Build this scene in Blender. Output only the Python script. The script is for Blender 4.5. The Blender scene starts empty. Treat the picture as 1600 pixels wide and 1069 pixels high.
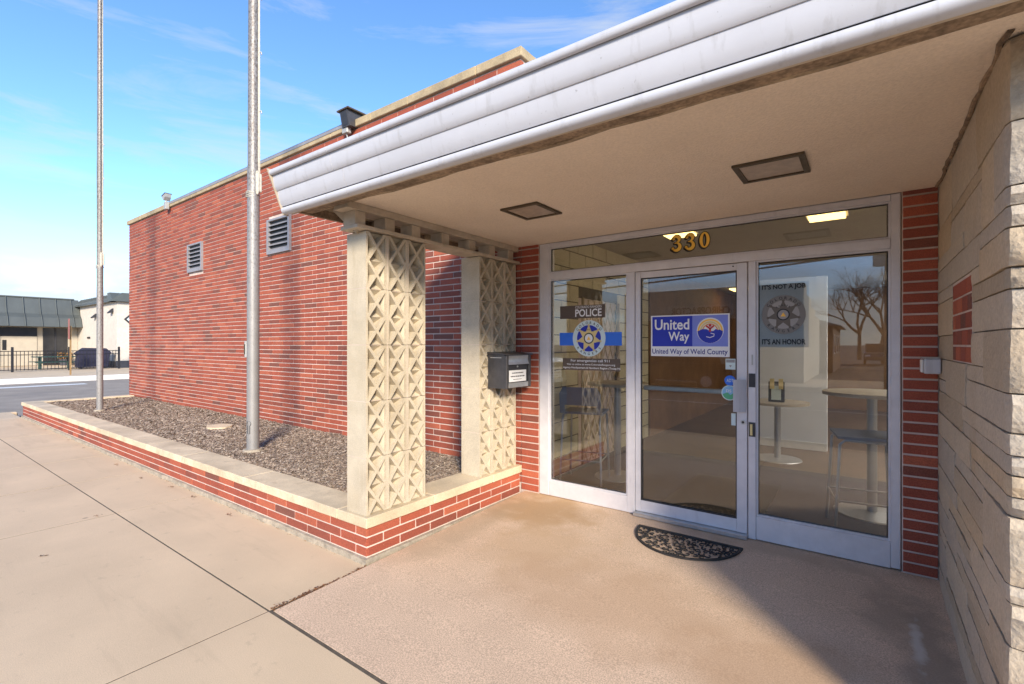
import bpy, bmesh, math, random
from mathutils import Vector, Matrix, noise
R = random.Random(7)
sc = bpy.context.scene
COL = sc.collection
rad = math.radians

# ------------------------------------------------------------------ camera, sky, sun, exposure
YAW = 0.6322
EYE = Vector((0, 0, 1.5))
cd = bpy.data.cameras.new('camera'); cam = bpy.data.objects.new('camera', cd); COL.objects.link(cam)
cam.location = EYE; cam.rotation_euler = (math.pi / 2, 0, YAW)
cd.sensor_width = 36; cd.lens = 756 / 1600 * 36; cd.shift_y = 3.5 / 1600; cd.clip_start = .05; cd.clip_end = 3000
sc.camera = cam
SUN_EL = rad(23); SUN_AZ = math.atan2(.74, -.673)
world = bpy.data.worlds.new('World'); sc.world = world; world.use_nodes = True
def build_world():
    nt = world.node_tree; N = nt.nodes; L = nt.links
    bg = N['Background']; bg.inputs[1].default_value = .15
    sky = N.new('ShaderNodeTexSky'); sky.sky_type = 'NISHITA'; sky.sun_disc = False
    sky.sun_elevation = SUN_EL; sky.sun_rotation = SUN_AZ; sky.air_density = .72; sky.dust_density = 0; sky.ozone_density = 1.5; sky.altitude = 1400
    tc = N.new('ShaderNodeTexCoord')
    sep = N.new('ShaderNodeSeparateXYZ'); L.new(tc.outputs['Generated'], sep.inputs[0])
    mp = N.new('ShaderNodeMapping'); mp.inputs['Scale'].default_value = (1.3, 1.3, 7.0); L.new(tc.outputs['Generated'], mp.inputs[0])
    nz = N.new('ShaderNodeTexNoise'); nz.inputs['Scale'].default_value = 2.2; nz.inputs['Detail'].default_value = 9; nz.inputs['Roughness'].default_value = .62
    nz.inputs['Distortion'].default_value = .6; L.new(mp.outputs[0], nz.inputs[0])
    # low cloud bank: more cloud towards the horizon
    rl = N.new('ShaderNodeMapRange'); rl.inputs[1].default_value = .03; rl.inputs[2].default_value = .22; rl.inputs[3].default_value = .40; rl.inputs[4].default_value = -.08
    L.new(sep.outputs[2], rl.inputs[0])
    ad = N.new('ShaderNodeMath'); ad.operation = 'ADD'; L.new(nz.outputs[0], ad.inputs[0]); L.new(rl.outputs[0], ad.inputs[1])
    rp = N.new('ShaderNodeMapRange'); rp.inputs[1].default_value = .44; rp.inputs[2].default_value = .80; rp.inputs[3].default_value = 0; rp.inputs[4].default_value = .9
    L.new(ad.outputs[0], rp.inputs[0])
    mx = N.new('ShaderNodeMix'); mx.data_type = 'RGBA'; L.new(rp.outputs[0], mx.inputs[0]); hs = N.new('ShaderNodeHueSaturation'); hs.inputs['Saturation'].default_value = 1.14; hs.inputs['Value'].default_value = .93; L.new(sky.outputs[0], hs.inputs['Color']); L.new(hs.outputs[0], mx.inputs[6])
    mx.inputs[7].default_value = (1.75, 1.83, 1.92, 1)
    L.new(mx.outputs[2], bg.inputs[0])
build_world()
sd = bpy.data.lights.new('sun', 'SUN'); sun = bpy.data.objects.new('sun', sd); COL.objects.link(sun)
sd.energy = 2.35; sd.angle = rad(11); sd.color = (1, .88, .71)
ce = math.cos(SUN_EL)
SUN_T = Vector((-.74 * ce, .673 * ce, -math.sin(SUN_EL)))
sun.rotation_euler = SUN_T.to_track_quat('-Z', 'Y').to_euler(); sun.location = (20, -16, 12)
sc.view_settings.view_transform = 'Standard'; sc.view_settings.look = 'None'; sc.view_settings.exposure = 1.6; sc.view_settings.gamma = 1
sc.render.engine = 'CYCLES'; sc.cycles.max_bounces = 8; sc.cycles.diffuse_bounces = 4; sc.cycles.glossy_bounces = 3; sc.cycles.transparent_max_bounces = 10

# ------------------------------------------------------------------ helpers
WL = {}                                        # world origin of each object
def _place(o, parent, loc):
    COL.objects.link(o); loc = Vector(loc); WL[o] = loc
    if parent is not None:
        o.parent = parent; o.location = loc - WL[parent]
    else:
        o.location = loc
def tag(o, label=None, cat=None, group=None, kind=None):
    if label: o['label'] = label
    if cat: o['category'] = cat
    if group: o['group'] = group
    if kind: o['kind'] = kind
    return o
def empty(name, loc, label, cat, group=None, parent=None):
    o = bpy.data.objects.new(name, None); o.empty_display_size = .1; _place(o, parent, loc)
    return tag(o, label, cat, group)
def dup(src, parent, loc, rot=None, scale=None):
    o = src.copy(); _place(o, parent, loc)
    if rot is not None: o.rotation_euler = rot
    if scale is not None: o.scale = scale
    return o
def dup_tree(src, loc, label=None, group=None):
    """copy a thing and its parts"""
    def rec(s, parent):
        c = s.copy(); COL.objects.link(c); c.parent = parent
        for ch in [k for k in WL if k.parent == s]: rec(ch, c)
        return c
    c = rec(src, None); c.location = loc
    if label: c['label'] = label
    if group: c['group'] = group
    return c
class MB:
    def __init__(s): s.v = []; s.f = []; s.m = []; s.mi = 0
    def poly(s, pts):
        n = len(s.v); s.v += [tuple(p) for p in pts]; s.f.append(tuple(range(n, n + len(pts)))); s.m.append(s.mi); return s
    def _add(s, V, F):
        n = len(s.v); s.v += [tuple(p) for p in V]
        for f in F: s.f.append(tuple(i + n for i in f)); s.m.append(s.mi)
        return s
    def box(s, x0, x1, y0, y1, z0, z1, b=0):
        if b <= 0:
            V = [(x, y, z) for z in (z0, z1) for y in (y0, y1) for x in (x0, x1)]
            return s._add(V, [(0, 2, 3, 1), (4, 5, 7, 6), (0, 1, 5, 4), (2, 6, 7, 3), (0, 4, 6, 2), (1, 3, 7, 5)])
        bm = bmesh.new(); bmesh.ops.create_cube(bm, size=1)
        for v in bm.verts:
            v.co = ((x0 + x1) / 2 + v.co.x * (x1 - x0), (y0 + y1) / 2 + v.co.y * (y1 - y0), (z0 + z1) / 2 + v.co.z * (z1 - z0))
        bmesh.ops.bevel(bm, geom=list(bm.edges), offset=b, segments=1, affect='EDGES')
        bm.verts.index_update()
        s._add([v.co[:] for v in bm.verts], [[v.index for v in f.verts] for f in bm.faces]); bm.free(); return s
    def tube(s, pts, r, n=8, cap=True):
        pts = [Vector(p) for p in pts]; rs = r if isinstance(r, (list, tuple)) else [r] * len(pts)
        base = len(s.v); up = Vector((0, 0, 1)); pn = None
        for i, p in enumerate(pts):
            d = (pts[min(i + 1, len(pts) - 1)] - pts[max(i - 1, 0)]).normalized()
            if pn is None:
                a = d.cross(up if abs(d.z) < .9 else Vector((1, 0, 0))).normalized()
            else:
                a = (pn - d * pn.dot(d)).normalized()
            pn = a; bb = d.cross(a)
            for k in range(n):
                t = 2 * math.pi * k / n; s.v.append(tuple(p + (a * math.cos(t) + bb * math.sin(t)) * rs[i]))
        for i in range(len(pts) - 1):
            for k in range(n):
                k2 = (k + 1) % n
                s.f.append((base + i * n + k, base + i * n + k2, base + (i + 1) * n + k2, base + (i + 1) * n + k)); s.m.append(s.mi)
        if cap:
            s.f.append(tuple(base + k for k in range(n))[::-1]); s.m.append(s.mi)
            q = base + (len(pts) - 1) * n; s.f.append(tuple(q + k for k in range(n))); s.m.append(s.mi)
        return s
    def cyl(s, c, r, h, n=24, r2=None):
        c = Vector(c); return s.tube([c, c + Vector((0, 0, h))], [r, r if r2 is None else r2], n)
    def prism(s, poly, axis, a, b):
        """poly: 2-D outline; axis 0/1/2 = extrusion axis from a to b"""
        def P(u, v, w): return (w, u, v) if axis == 0 else ((u, w, v) if axis == 1 else (u, v, w))
        n = len(poly); V = [P(u, v, a) for u, v in poly] + [P(u, v, b) for u, v in poly]
        F = [tuple(range(n))[::-1], tuple(range(n, 2 * n))] + [(i, (i + 1) % n, n + (i + 1) % n, n + i) for i in range(n)]
        return s._add(V, F)
    def mesh(s, name, off=(0, 0, 0), smooth=False):
        me = bpy.data.meshes.new(name); ox, oy, oz = off
        me.from_pydata([(x - ox, y - oy, z - oz) for x, y, z in s.v], [], s.f)
        if any(s.m): me.polygons.foreach_set('material_index', s.m)
        bm = bmesh.new(); bm.from_mesh(me); bmesh.ops.recalc_face_normals(bm, faces=bm.faces); bm.to_mesh(me); bm.free()
        if smooth:
            for p in me.polygons: p.use_smooth = True
        me.update(); return me
    def obj(s, name, mats, parent=None, loc=None, smooth=False):
        if loc is None: loc = WL[parent] if parent is not None else (0, 0, 0)
        me = s.mesh(name, loc, smooth)
        for m in (mats if isinstance(mats, (list, tuple)) else [mats]): me.materials.append(m)
        o = bpy.data.objects.new(name, me); _place(o, parent, loc)
        if smooth: 
            try: me.set_sharp_from_angle(angle=rad(40))
            except Exception: pass
        return o
def flat_obj(name, faces, mats, parent, loc=None):
    """open sheets: keep the winding as given"""
    m = MB()
    for pts in faces: m.poly(pts)
    return m.obj(name, mats, parent, loc)

# ------------------------------------------------------------------ materials
MATS = {}
def mat(name, col, rough=.8, var=.22, scale=5., bump=.15, bscale=140., metal=0., speck=0., col2=None, c2amt=.5, spec=.5, bdist=.004, bscale2=None):
    m = bpy.data.materials.new(name); m.use_nodes = True; MATS[name] = m
    nt = m.node_tree; N = nt.nodes; L = nt.links; P = N['Principled BSDF']
    P.inputs['Roughness'].default_value = rough; P.inputs['Metallic'].default_value = metal; P.inputs['Specular IOR Level'].default_value = spec
    g = N.new('ShaderNodeNewGeometry')
    n1 = N.new('ShaderNodeTexNoise'); n1.inputs['Scale'].default_value = scale; n1.inputs['Detail'].default_value = 7; n1.inputs['Roughness'].default_value = .6; L.new(g.outputs['Position'], n1.inputs[0])
    r = N.new('ShaderNodeValToRGB'); L.new(n1.outputs[0], r.inputs[0])
    r.color_ramp.elements[0].position = .3; r.color_ramp.elements[1].position = .7
    lo = [c * (1 - var) for c in col]; hi = [min(1, c * (1 + var)) for c in col]
    r.color_ramp.elements[0].color = (*lo, 1); r.color_ramp.elements[1].color = (*hi, 1)
    out = r.outputs[0]
    n2 = N.new('ShaderNodeTexNoise'); n2.inputs['Scale'].default_value = bscale; n2.inputs['Detail'].default_value = 3; L.new(g.outputs['Position'], n2.inputs[0])
    if col2 is not None:
        n3 = N.new('ShaderNodeTexNoise'); n3.inputs['Scale'].default_value = scale * .37; n3.inputs['Detail'].default_value = 6; L.new(g.outputs['Position'], n3.inputs[0])
        r3 = N.new('ShaderNodeMapRange'); r3.inputs[1].default_value = .48; r3.inputs[2].default_value = .68; r3.inputs[4].default_value = c2amt; L.new(n3.outputs[0], r3.inputs[0])
        mx = N.new('ShaderNodeMix'); mx.data_type = 'RGBA'; L.new(r3.outputs[0], mx.inputs[0]); L.new(out, mx.inputs[6]); mx.inputs[7].default_value = (*col2, 1); out = mx.outputs[2]
    if speck:
        r2 = N.new('ShaderNodeMapRange'); r2.inputs[1].default_value = .35; r2.inputs[2].default_value = .65; r2.inputs[3].default_value = 1 - speck; r2.inputs[4].default_value = 1 + speck; L.new(n2.outputs[0], r2.inputs[0])
        mm = N.new('ShaderNodeMix'); mm.data_type = 'RGBA'; mm.blend_type = 'MULTIPLY'; mm.inputs[0].default_value = 1; L.new(out, mm.inputs[6]); L.new(r2.outputs[0], mm.inputs[7]); out = mm.outputs[2]
    L.new(out, P.inputs['Base Color'])
    if bump:
        b = N.new('ShaderNodeBump'); b.inputs['Strength'].default_value = bump; b.inputs['Distance'].default_value = bdist
        hsrc = n2.outputs[0]
        if bscale2:
            n4 = N.new('ShaderNodeTexNoise'); n4.inputs['Scale'].default_value = bscale2; n4.inputs['Detail'].default_value = 4; L.new(g.outputs['Position'], n4.inputs[0])
            a = N.new('ShaderNodeMath'); a.operation = 'ADD'; L.new(hsrc, a.inputs[0]); L.new(n4.outputs[0], a.inputs[1]); hsrc = a.outputs[0]
        L.new(hsrc, b.inputs['Height']); L.new(b.outputs[0], P.inputs['Normal'])
    return m
def ramp_random(m, stops, island=False):
    """colour of each piece picked from stops by a per-object (or per-island) random number, times the grain already there"""
    nt = m.node_tree; N = nt.nodes; L = nt.links; P = N['Principled BSDF']
    if island:
        g = N.new('ShaderNodeNewGeometry'); src = g.outputs['Random Per Island']
    else:
        g = N.new('ShaderNodeObjectInfo'); src = g.outputs['Random']
    r = N.new('ShaderNodeValToRGB'); cr = r.color_ramp; cr.interpolation = 'LINEAR'
    cr.elements[0].position = stops[0][0]; cr.elements[0].color = (*stops[0][1], 1); cr.elements[1].position = stops[-1][0]; cr.elements[1].color = (*stops[-1][1], 1)
    for p, c in stops[1:-1]:
        e = cr.elements.new(p); e.color = (*c, 1)
    L.new(src, r.inputs[0])
    old = P.inputs['Base Color'].links[0].from_socket
    mm = N.new('ShaderNodeMix'); mm.data_type = 'RGBA'; mm.blend_type = 'MULTIPLY'; mm.inputs[0].default_value = 1
    L.new(old, mm.inputs[6]); L.new(r.outputs[0], mm.inputs[7]); L.new(mm.outputs[2], P.inputs['Base Color'])
BR = [(0, (.19, .07, .048)), (.10, (.245, .067, .042)), (.3, (.32, .074, .042)), (.8, (.375, .088, .047)), (1, (.44, .118, .06))]
brick_m = mat('brick', (1, 1, 1), .82, .20, 3.5, .35, 160, speck=.20); ramp_random(brick_m, BR)
brickf_m = mat('brick_far', (1, 1, 1), .82, .20, 3.5, .35, 160, speck=.20); ramp_random(brickf_m, BR, True)
mortar_m = mat('mortar', (.62, .50, .43), .92, .22, 3, .3, 160)
lime_m = mat('limestone_coping', (.66, .545, .375), .85, .16, 4, .25, 90, speck=.08, col2=(.36, .29, .19), c2amt=.45)
wcop_m = mat('weathered_coping', (.42, .33, .20), .88, .22, 5, .3, 80, speck=.1, col2=(.22, .18, .12), c2amt=.5)
breeze_m = mat('breeze_block', (.52, .45, .335), .9, .10, 7, .4, 190, speck=.13, col2=(.42, .34, .22), c2amt=.4)
stone_m = mat('cut_stone', (1, 1, 1), .85, .12, 9, .55, 60, speck=.09, bscale2=16, bdist=.01); ramp_random(stone_m, [(0, (.42, .335, .235)), (.25, (.50, .41, .30)), (.5, (.47, .41, .335)), (.75, (.56, .46, .335)), (1, (.53, .40, .255))])
joint_m = mat('stone_joint', (.26, .21, .155), .95, .2, 12, .2, 120)
conc_m = mat('sidewalk_concrete', (.63, .485, .325), .9, .08, 1.3, .3, 230, speck=.10, col2=(.56, .43, .285), c2amt=.5)
foot_m = mat('concrete_footing', (.36, .31, .24), .92, .25, 12, .5, 60, speck=.12)
jointdirt_m = mat('joint_dirt', (.10, .08, .06), .97, .3, 20, .5, 80)
asphalt_m = mat('asphalt', (.31, .26, .21), .92, .16, 1.2, .4, 160, speck=.22, col2=(.21, .18, .155), c2amt=.5)
paint_m = mat('road_paint', (.7, .7, .68), .8, .15, 8, .1, 100)
ground_m = mat('ground_dirt', (.13, .11, .085), .95, .25, .8, .2, 40)
alu_m = mat('aluminium_frame', (.66, .645, .67), .42, .07, 10, .04, 220, metal=.15, spec=.5, col2=(.55, .535, .56), c2amt=.35)
fascia_m = mat('white_metal_fascia', (.52, .525, .56), .42, .05, 3.0, .02, 60, spec=.4, col2=(.47, .475, .51), c2amt=.4)
white_m = mat('white_paint', (.72, .70, .66), .6, .06, 8, .1, 90)
woodold_m = mat('weathered_wood', (.34, .26, .17), .9, .35, 9, .6, 45, speck=.2, col2=(.16, .115, .075), c2amt=.7)
wooddark_m = mat('stained_wood', (.26, .185, .12), .85, .4, 9, .6, 50, speck=.25, col2=(.11, .075, .05), c2amt=.7)
woodpaint_m = mat('cream_painted_wood', (.50, .42, .32), .8, .14, 14, .35, 60, col2=(.34, .27, .19), c2amt=.5)
soffit_m = mat('stucco_soffit', (.78, .655, .525), .93, .05, 2.2, .8, 75, speck=.05, bscale2=150, bdist=.004, col2=(.71, .58, .455), c2amt=.5)
bronze_m = mat('bronze_metal', (.10, .075, .045), .5, .25, 20, .1, 90, metal=.3)
lens_m = mat('lamp_lens', (.42, .34, .27), .35, .2, 18, .05, 60)
dark_m = mat('dark_plastic', (.03, .03, .035), .5, .15, 20, .08, 200)
black_m = mat('black_paint', (.012, .012, .013), .5, .1, 20, .05, 100)
charcoal_m = mat('charcoal_steel', (.075, .072, .075), .42, .15, 18, .1, 240, metal=.3)
silver_m = mat('brushed_silver', (.52, .53, .54), .35, .08, 20, .05, 200, metal=.7)
vent_m = mat('grey_louver', (.30, .29, .30), .5, .12, 12, .05, 80, metal=.2)
galv_m = mat('galvanised_box', (.42, .42, .40), .55, .15, 20, .1, 120, metal=.3)
rubber_m = mat('black_rubber', (.025, .023, .022), .7, .3, 30, .35, 160)
rope_m = mat('rope', (.55, .52, .44), .9, .15, 30, .3, 200)
mulch_m = mat('mulch_base', (.28, .215, .165), .97, .4, 6, .8, 60)
chip_m = mat('mulch_chip', (1, 1, 1), .95, .2, 9, .2, 150)
ramp_random(chip_m, [(0, (.20, .135, .10)), (.35, (.33, .25, .19)), (.7, (.42, .335, .26)), (.95, (.47, .39, .31)), (1, (.6, .52, .42))], True)
leaf_m = mat('dry_leaf', (1, 1, 1), .9, .2, 20, .2, 90); ramp_random(leaf_m, [(0, (.07, .035, .018)), (.6, (.22, .08, .03)), (1, (.35, .17, .06))], True)

def slab_material():
    """exposed aggregate entrance slab with rust stains and a bleached patch by the stone wall"""
    m = mat('exposed_aggregate', (.59, .435, .31), .9, .09, 1.5, .22, 150, speck=.25, bdist=.003, col2=(.56, .40, .28), c2amt=.5)
    nt = m.node_tree; N = nt.nodes; L = nt.links; P = N['Principled BSDF']; g = [n for n in N if n.type == 'NEW_GEOMETRY'][0]
    out = P.inputs['Base Color'].links[0].from_socket
    def stain(cx, cy, rx, ry, col, amt, sc_=5):
        nonlocal out
        mp = N.new('ShaderNodeMapping'); mp.vector_type = 'POINT'; L.new(g.outputs['Position'], mp.inputs[0])
        mp.inputs['Location'].default_value = (-cx / rx, -cy / ry, 0); mp.inputs['Scale'].default_value = (1 / rx, 1 / ry, 0)
        ln = N.new('ShaderNodeVectorMath'); ln.operation = 'LENGTH'; L.new(mp.outputs[0], ln.inputs[0])
        nz = N.new('ShaderNodeTexNoise'); nz.inputs['Scale'].default_value = sc_; nz.inputs['Detail'].default_value = 6; L.new(g.outputs['Position'], nz.inputs[0])
        ad = N.new('ShaderNodeMath'); ad.operation = 'MULTIPLY_ADD'; ad.inputs[1].default_value = 1.6; L.new(nz.outputs[0], ad.inputs[0]); L.new(ln.outputs['Value'], ad.inputs[2])
        mr = N.new('ShaderNodeMapRange'); mr.inputs[1].default_value = 1.25; mr.inputs[2].default_value = 1.95; mr.inputs[3].default_value = amt; mr.inputs[4].default_value = 0; L.new(ad.outputs[0], mr.inputs[0])
        mx = N.new('ShaderNodeMix'); mx.data_type = 'RGBA'; L.new(mr.outputs[0], mx.inputs[0]); L.new(out, mx.inputs[6]); mx.inputs[7].default_value = (*col, 1); out = mx.outputs[2]
    stain(-2.45, 3.75, .55, .5, (.40, .25, .12), .75)
    stain(-2.0, 3.1, .5, .5, (.50, .34, .20), .5)
    stain(-1.2, 2.7, .9, .5, (.47, .31, .19), .5, 3)
    stain(-.35, 2.5, .5, .5, (.42, .27, .16), .55, 4)
    stain(-2.7, 3.0, .2, .9, (.36, .28, .19), .5)
    stain(.1, 3.45, .13, .38, (.33, .26, .19), .6, 7)
    stain(.26, 3.0, .12, .8, (.31, .25, .19), .75, 6)
    stain(.21, 3.22, .03, .25, (.62, .58, .52), .8, 18)
    stain(-.5, 4.0, .8, .12, (.36, .27, .18), .5, 6)
    L.new(out, P.inputs['Base Color'])
    return m
slab_m = slab_material()
def wear(m, scale3, lo, hi, col, amt, detail=4, vor=None):
    nt = m.node_tree; N = nt.nodes; L = nt.links; P = N['Principled BSDF']; g = [n for n in N if n.type == 'NEW_GEOMETRY'][0]
    out = P.inputs['Base Color'].links[0].from_socket
    mp = N.new('ShaderNodeMapping'); mp.inputs['Scale'].default_value = scale3; L.new(g.outputs['Position'], mp.inputs[0])
    if vor:
        t = N.new('ShaderNodeTexVoronoi'); t.inputs['Scale'].default_value = vor; L.new(mp.outputs[0], t.inputs['Vector']); src = t.outputs['Distance']
    else:
        t = N.new('ShaderNodeTexNoise'); t.inputs['Scale'].default_value = 1; t.inputs['Detail'].default_value = detail; t.inputs['Roughness'].default_value = .65; L.new(mp.outputs[0], t.inputs[0]); src = t.outputs[0]
    mr = N.new('ShaderNodeMapRange'); mr.inputs[1].default_value = lo; mr.inputs[2].default_value = hi; mr.inputs[3].default_value = 0 if not vor else amt; mr.inputs[4].default_value = amt if not vor else 0; L.new(src, mr.inputs[0])
    mx = N.new('ShaderNodeMix'); mx.data_type = 'RGBA'; L.new(mr.outputs[0], mx.inputs[0]); L.new(out, mx.inputs[6]); mx.inputs[7].default_value = (*col, 1); L.new(mx.outputs[2], P.inputs['Base Color'])
wear(conc_m, (1, 1, 1), .022, .034, (.20, .16, .12), .55, vor=1.3)          # old gum spots
wear(conc_m, (.5, 3.5, 1), .56, .72, (.43, .33, .22), .5, 8)                 # drag stains along the walk
wear(conc_m, (9, 9, 9), .62, .74, (.40, .31, .215), .5, 5)
wear(slab_m, (1, 1, 1), .018, .028, (.16, .12, .09), .6, vor=1.9)
wear(fascia_m, (16, 16, 1.2), .56, .76, (.30, .29, .28), .55, 6)             # rain streaks
wear(fascia_m, (45, 45, 45), .68, .76, (.16, .14, .12), .5, 3)               # dirt flecks
wear(brick_m, (1.3, 1.3, .45), .58, .75, (.17, .05, .034), .4, 6); wear(brickf_m, (1.3, 1.3, .45), .58, .75, (.17, .05, .034), .4, 6)
wear(brickf_m, (40, 40, 40), .70, .78, (.55, .42, .36), .5, 3); wear(brick_m, (40, 40, 40), .70, .78, (.55, .42, .36), .5, 3)
wear(mortar_m, (6, 6, 6), .55, .7, (.34, .26, .21), .6, 5)
wear(breeze_m, (5, 5, 1.2), .54, .74, (.30, .23, .14), .55, 7); wear(breeze_m, (60, 60, 60), .66, .76, (.25, .20, .14), .5, 3)
wear(lime_m, (7, 7, 7), .58, .74, (.33, .26, .17), .5, 7); wear(soffit_m, (1.1, 2.2, 1), .58, .78, (.60, .47, .35), .35, 7); wear(alu_m, (12, 12, 2), .6, .78, (.36, .34, .34), .4, 6)
wear(stone_m, (3, 3, 1.3), .56, .76, (.42, .29, .165), .45, 7); wear(stone_m, (28, 28, 14), .62, .76, (.27, .22, .165), .4, 6)

def pole_material(lo=-.09, hi=.10):
    m = mat('flaking_silver_paint', (.29, .28, .27), .5, .08, 6, .12, 120, metal=.25)
    nt = m.node_tree; N = nt.nodes; L = nt.links; P = N['Principled BSDF']; g = [n for n in N if n.type == 'NEW_GEOMETRY'][0]
    out = P.inputs['Base Color'].links[0].from_socket
    nz = N.new('ShaderNodeTexNoise'); nz.inputs['Scale'].default_value = 60; nz.inputs['Detail'].default_value = 9; nz.inputs['Roughness'].default_value = .7
    mp = N.new('ShaderNodeMapping'); mp.inputs['Scale'].default_value = (1, 1, .6); L.new(g.outputs['Position'], mp.inputs[0]); L.new(mp.outputs[0], nz.inputs[0])
    sp = N.new('ShaderNodeSeparateXYZ'); L.new(g.outputs['Position'], sp.inputs[0])
    mr = N.new('ShaderNodeMapRange'); mr.inputs[1].default_value = 1.0; mr.inputs[2].default_value = 4.2; mr.inputs[3].default_value = lo; mr.inputs[4].default_value = hi; L.new(sp.outputs[2], mr.inputs[0])
    ad = N.new('ShaderNodeMath'); ad.operation = 'ADD'; L.new(nz.outputs[0], ad.inputs[0]); L.new(mr.outputs[0], ad.inputs[1])
    m2 = N.new('ShaderNodeMapRange'); m2.inputs[1].default_value = .50; m2.inputs[2].default_value = .74; L.new(ad.outputs[0], m2.inputs[0])
    mx = N.new('ShaderNodeMix'); mx.data_type = 'RGBA'; L.new(m2.outputs[0], mx.inputs[0]); L.new(out, mx.inputs[6]); mx.inputs[7].default_value = (.10, .08, .065, 1)
    L.new(mx.outputs[2], P.inputs['Base Color']); return m
pole_m = pole_material(); pole2_m = pole_material(.0, .13)

def glass_material():
    m = bpy.data.materials.new('window_glass'); m.use_nodes = True; nt = m.node_tree; N = nt.nodes; L = nt.links
    N.remove(N['Principled BSDF']); out = N['Material Output']
    tr = N.new('ShaderNodeBsdfTransparent'); tr.inputs[0].default_value = (.92, .93, .92, 1)
    gl = N.new('ShaderNodeBsdfGlossy'); gl.inputs['Roughness'].default_value = .0
    fr = N.new('ShaderNodeFresnel'); fr.inputs[0].default_value = 1.52
    mu = N.new('ShaderNodeMath'); mu.operation = 'MULTIPLY'; mu.inputs[1].default_value = 2.1; mu.use_clamp = True; L.new(fr.outputs[0], mu.inputs[0])
    mx = N.new('ShaderNodeMixShader'); L.new(mu.outputs[0], mx.inputs[0]); L.new(tr.outputs[0], mx.inputs[1]); L.new(gl.outputs[0], mx.inputs[2])
    L.new(mx.outputs[0], out.inputs[0]); return m
glass_m = glass_material()
def emit(name, col, st):
    m = bpy.data.materials.new(name); m.use_nodes = True; P = m.node_tree.nodes['Principled BSDF']
    P.inputs['Base Color'].default_value = (*col, 1); P.inputs['Emission Color'].default_value = (*col, 1); P.inputs['Emission Strength'].default_value = st; return m
fill_panel_m = emit('unseen_fill_panel', (1, .93, .84), 2.8)  # glow for unseen ceiling panels added to brighten the room
troffer_m = emit('fluorescent_diffuser', (1, .66, .22), 1.7)
def vinyl(name, col, rough=.5): return mat(name, col, rough, .03, 20, 0, 100)
v_white = vinyl('vinyl_white', (.80, .80, .80)); v_black = vinyl('vinyl_black', (.015, .015, .016)); v_blue = vinyl('vinyl_royal_blue', (.015, .03, .42)); v_lblue = vinyl('vinyl_periwinkle', (.20, .25, .70))
v_navy = vinyl('vinyl_navy', (.02, .025, .22)); v_gold = vinyl('vinyl_gold', (.98, .58, .08)); v_gold2 = vinyl('vinyl_pale_gold', (.72, .58, .25)); v_red = vinyl('vinyl_red', (.55, .03, .04)); v_stripe = vinyl('vinyl_stripe_blue', (.03, .16, .72))
v_mint = vinyl('vinyl_pale_blue', (.62, .74, .74)); v_orange = vinyl('vinyl_orange', (.75, .30, .06)); v_grey = vinyl('vinyl_grey', (.32, .31, .31)); v_sky = vinyl('vinyl_sky', (.25, .50, .75)); v_green = vinyl('vinyl_green', (.10, .42, .22)); v_brown = vinyl('vinyl_brown', (.10, .07, .05))

# ------------------------------------------------------------------ lettering (built-in font, turned into meshes)
def glyphs(text, off=0.0):
    cu = bpy.data.curves.new('t', 'FONT'); cu.body = text; cu.offset = off; cu.resolution_u = 3; cu.fill_mode = 'FRONT'
    o = bpy.data.objects.new('t', cu); COL.objects.link(o); dg = bpy.context.evaluated_depsgraph_get(); dg.update()
    me = bpy.data.meshes.new_from_object(o.evaluated_get(dg))
    V = [v.co.copy() for v in me.vertices]; F = [tuple(p.vertices) for p in me.polygons]
    bpy.data.objects.remove(o); bpy.data.curves.remove(cu); bpy.data.meshes.remove(me); return V, F
def fit_text(mb, text, x0, x1, z0, z1, y, off=0.0, slant=0.0, flip=False):
    V, F = glyphs(text, off)
    ax = min(v.x for v in V); bx = max(v.x for v in V); az = min(v.y for v in V); bz = max(v.y for v in V)
    W = []
    for v in V:
        s_ = (v.x - ax) / (bx - ax); t_ = (v.y - az) / (bz - az)
        if flip: s_ = 1 - s_
        W.append((x0 + (x1 - x0) * s_ + slant * (z1 - z0) * t_, y, z0 + (z1 - z0) * t_))
    mb._add(W, F)
def arc_text(mb, text, cx, cz, r, a0, a1, h, y, off=0.0, inward=False):
    n = len(text)
    for i, ch in enumerate(text):
        if ch == ' ': continue
        a = a0 + (a1 - a0) * (i / (n - 1)); V, F = glyphs(ch, off)
        ax = min(v.x for v in V); bx = max(v.x for v in V); az = min(v.y for v in V); bz = max(v.y for v in V)
        s_ = h / max(.55, bz - az); W = []
        for v in V:
            u = (v.x - (ax + bx) / 2) * s_; w = (v.y - az) * s_
            if inward: px, pz, rr = -u, -w, r + h
            else: px, pz, rr = u, w, r
            # local frame: tangent (clockwise), radial
            tx, tz = math.sin(a), -math.cos(a); rx, rz = math.cos(a), math.sin(a)
            W.append((cx + rx * (rr + pz) + tx * px, y, cz + rz * (rr + pz) + tz * px))
        mb._add(W, F)
def disc(mb, cx, cz, r, y, n=36, rz=None, a0=0, a1=2 * math.pi):
    rz = r if rz is None else rz
    pts = [(cx + r * math.cos(a0 + (a1 - a0) * k / n), y, cz + rz * math.sin(a0 + (a1 - a0) * k / n)) for k in range(n + (0 if a1 - a0 > 6.28 else 1))]
    mb.poly(pts)
def ring(mb, cx, cz, r0, r1, y, n=36, a0=0, a1=2 * math.pi, zs=1):
    for k in range(n):
        a = a0 + (a1 - a0) * k / n; b = a0 + (a1 - a0) * (k + 1) / n
        mb.poly([(cx + r * math.cos(t), y, cz + zs * r * math.sin(t)) for r, t in ((r0, a), (r1, a), (r1, b), (r0, b))])
def rect(mb, x0, x1, z0, z1, y): mb.poly([(x0, y, z0), (x1, y, z0), (x1, y, z1), (x0, y, z1)])

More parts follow.
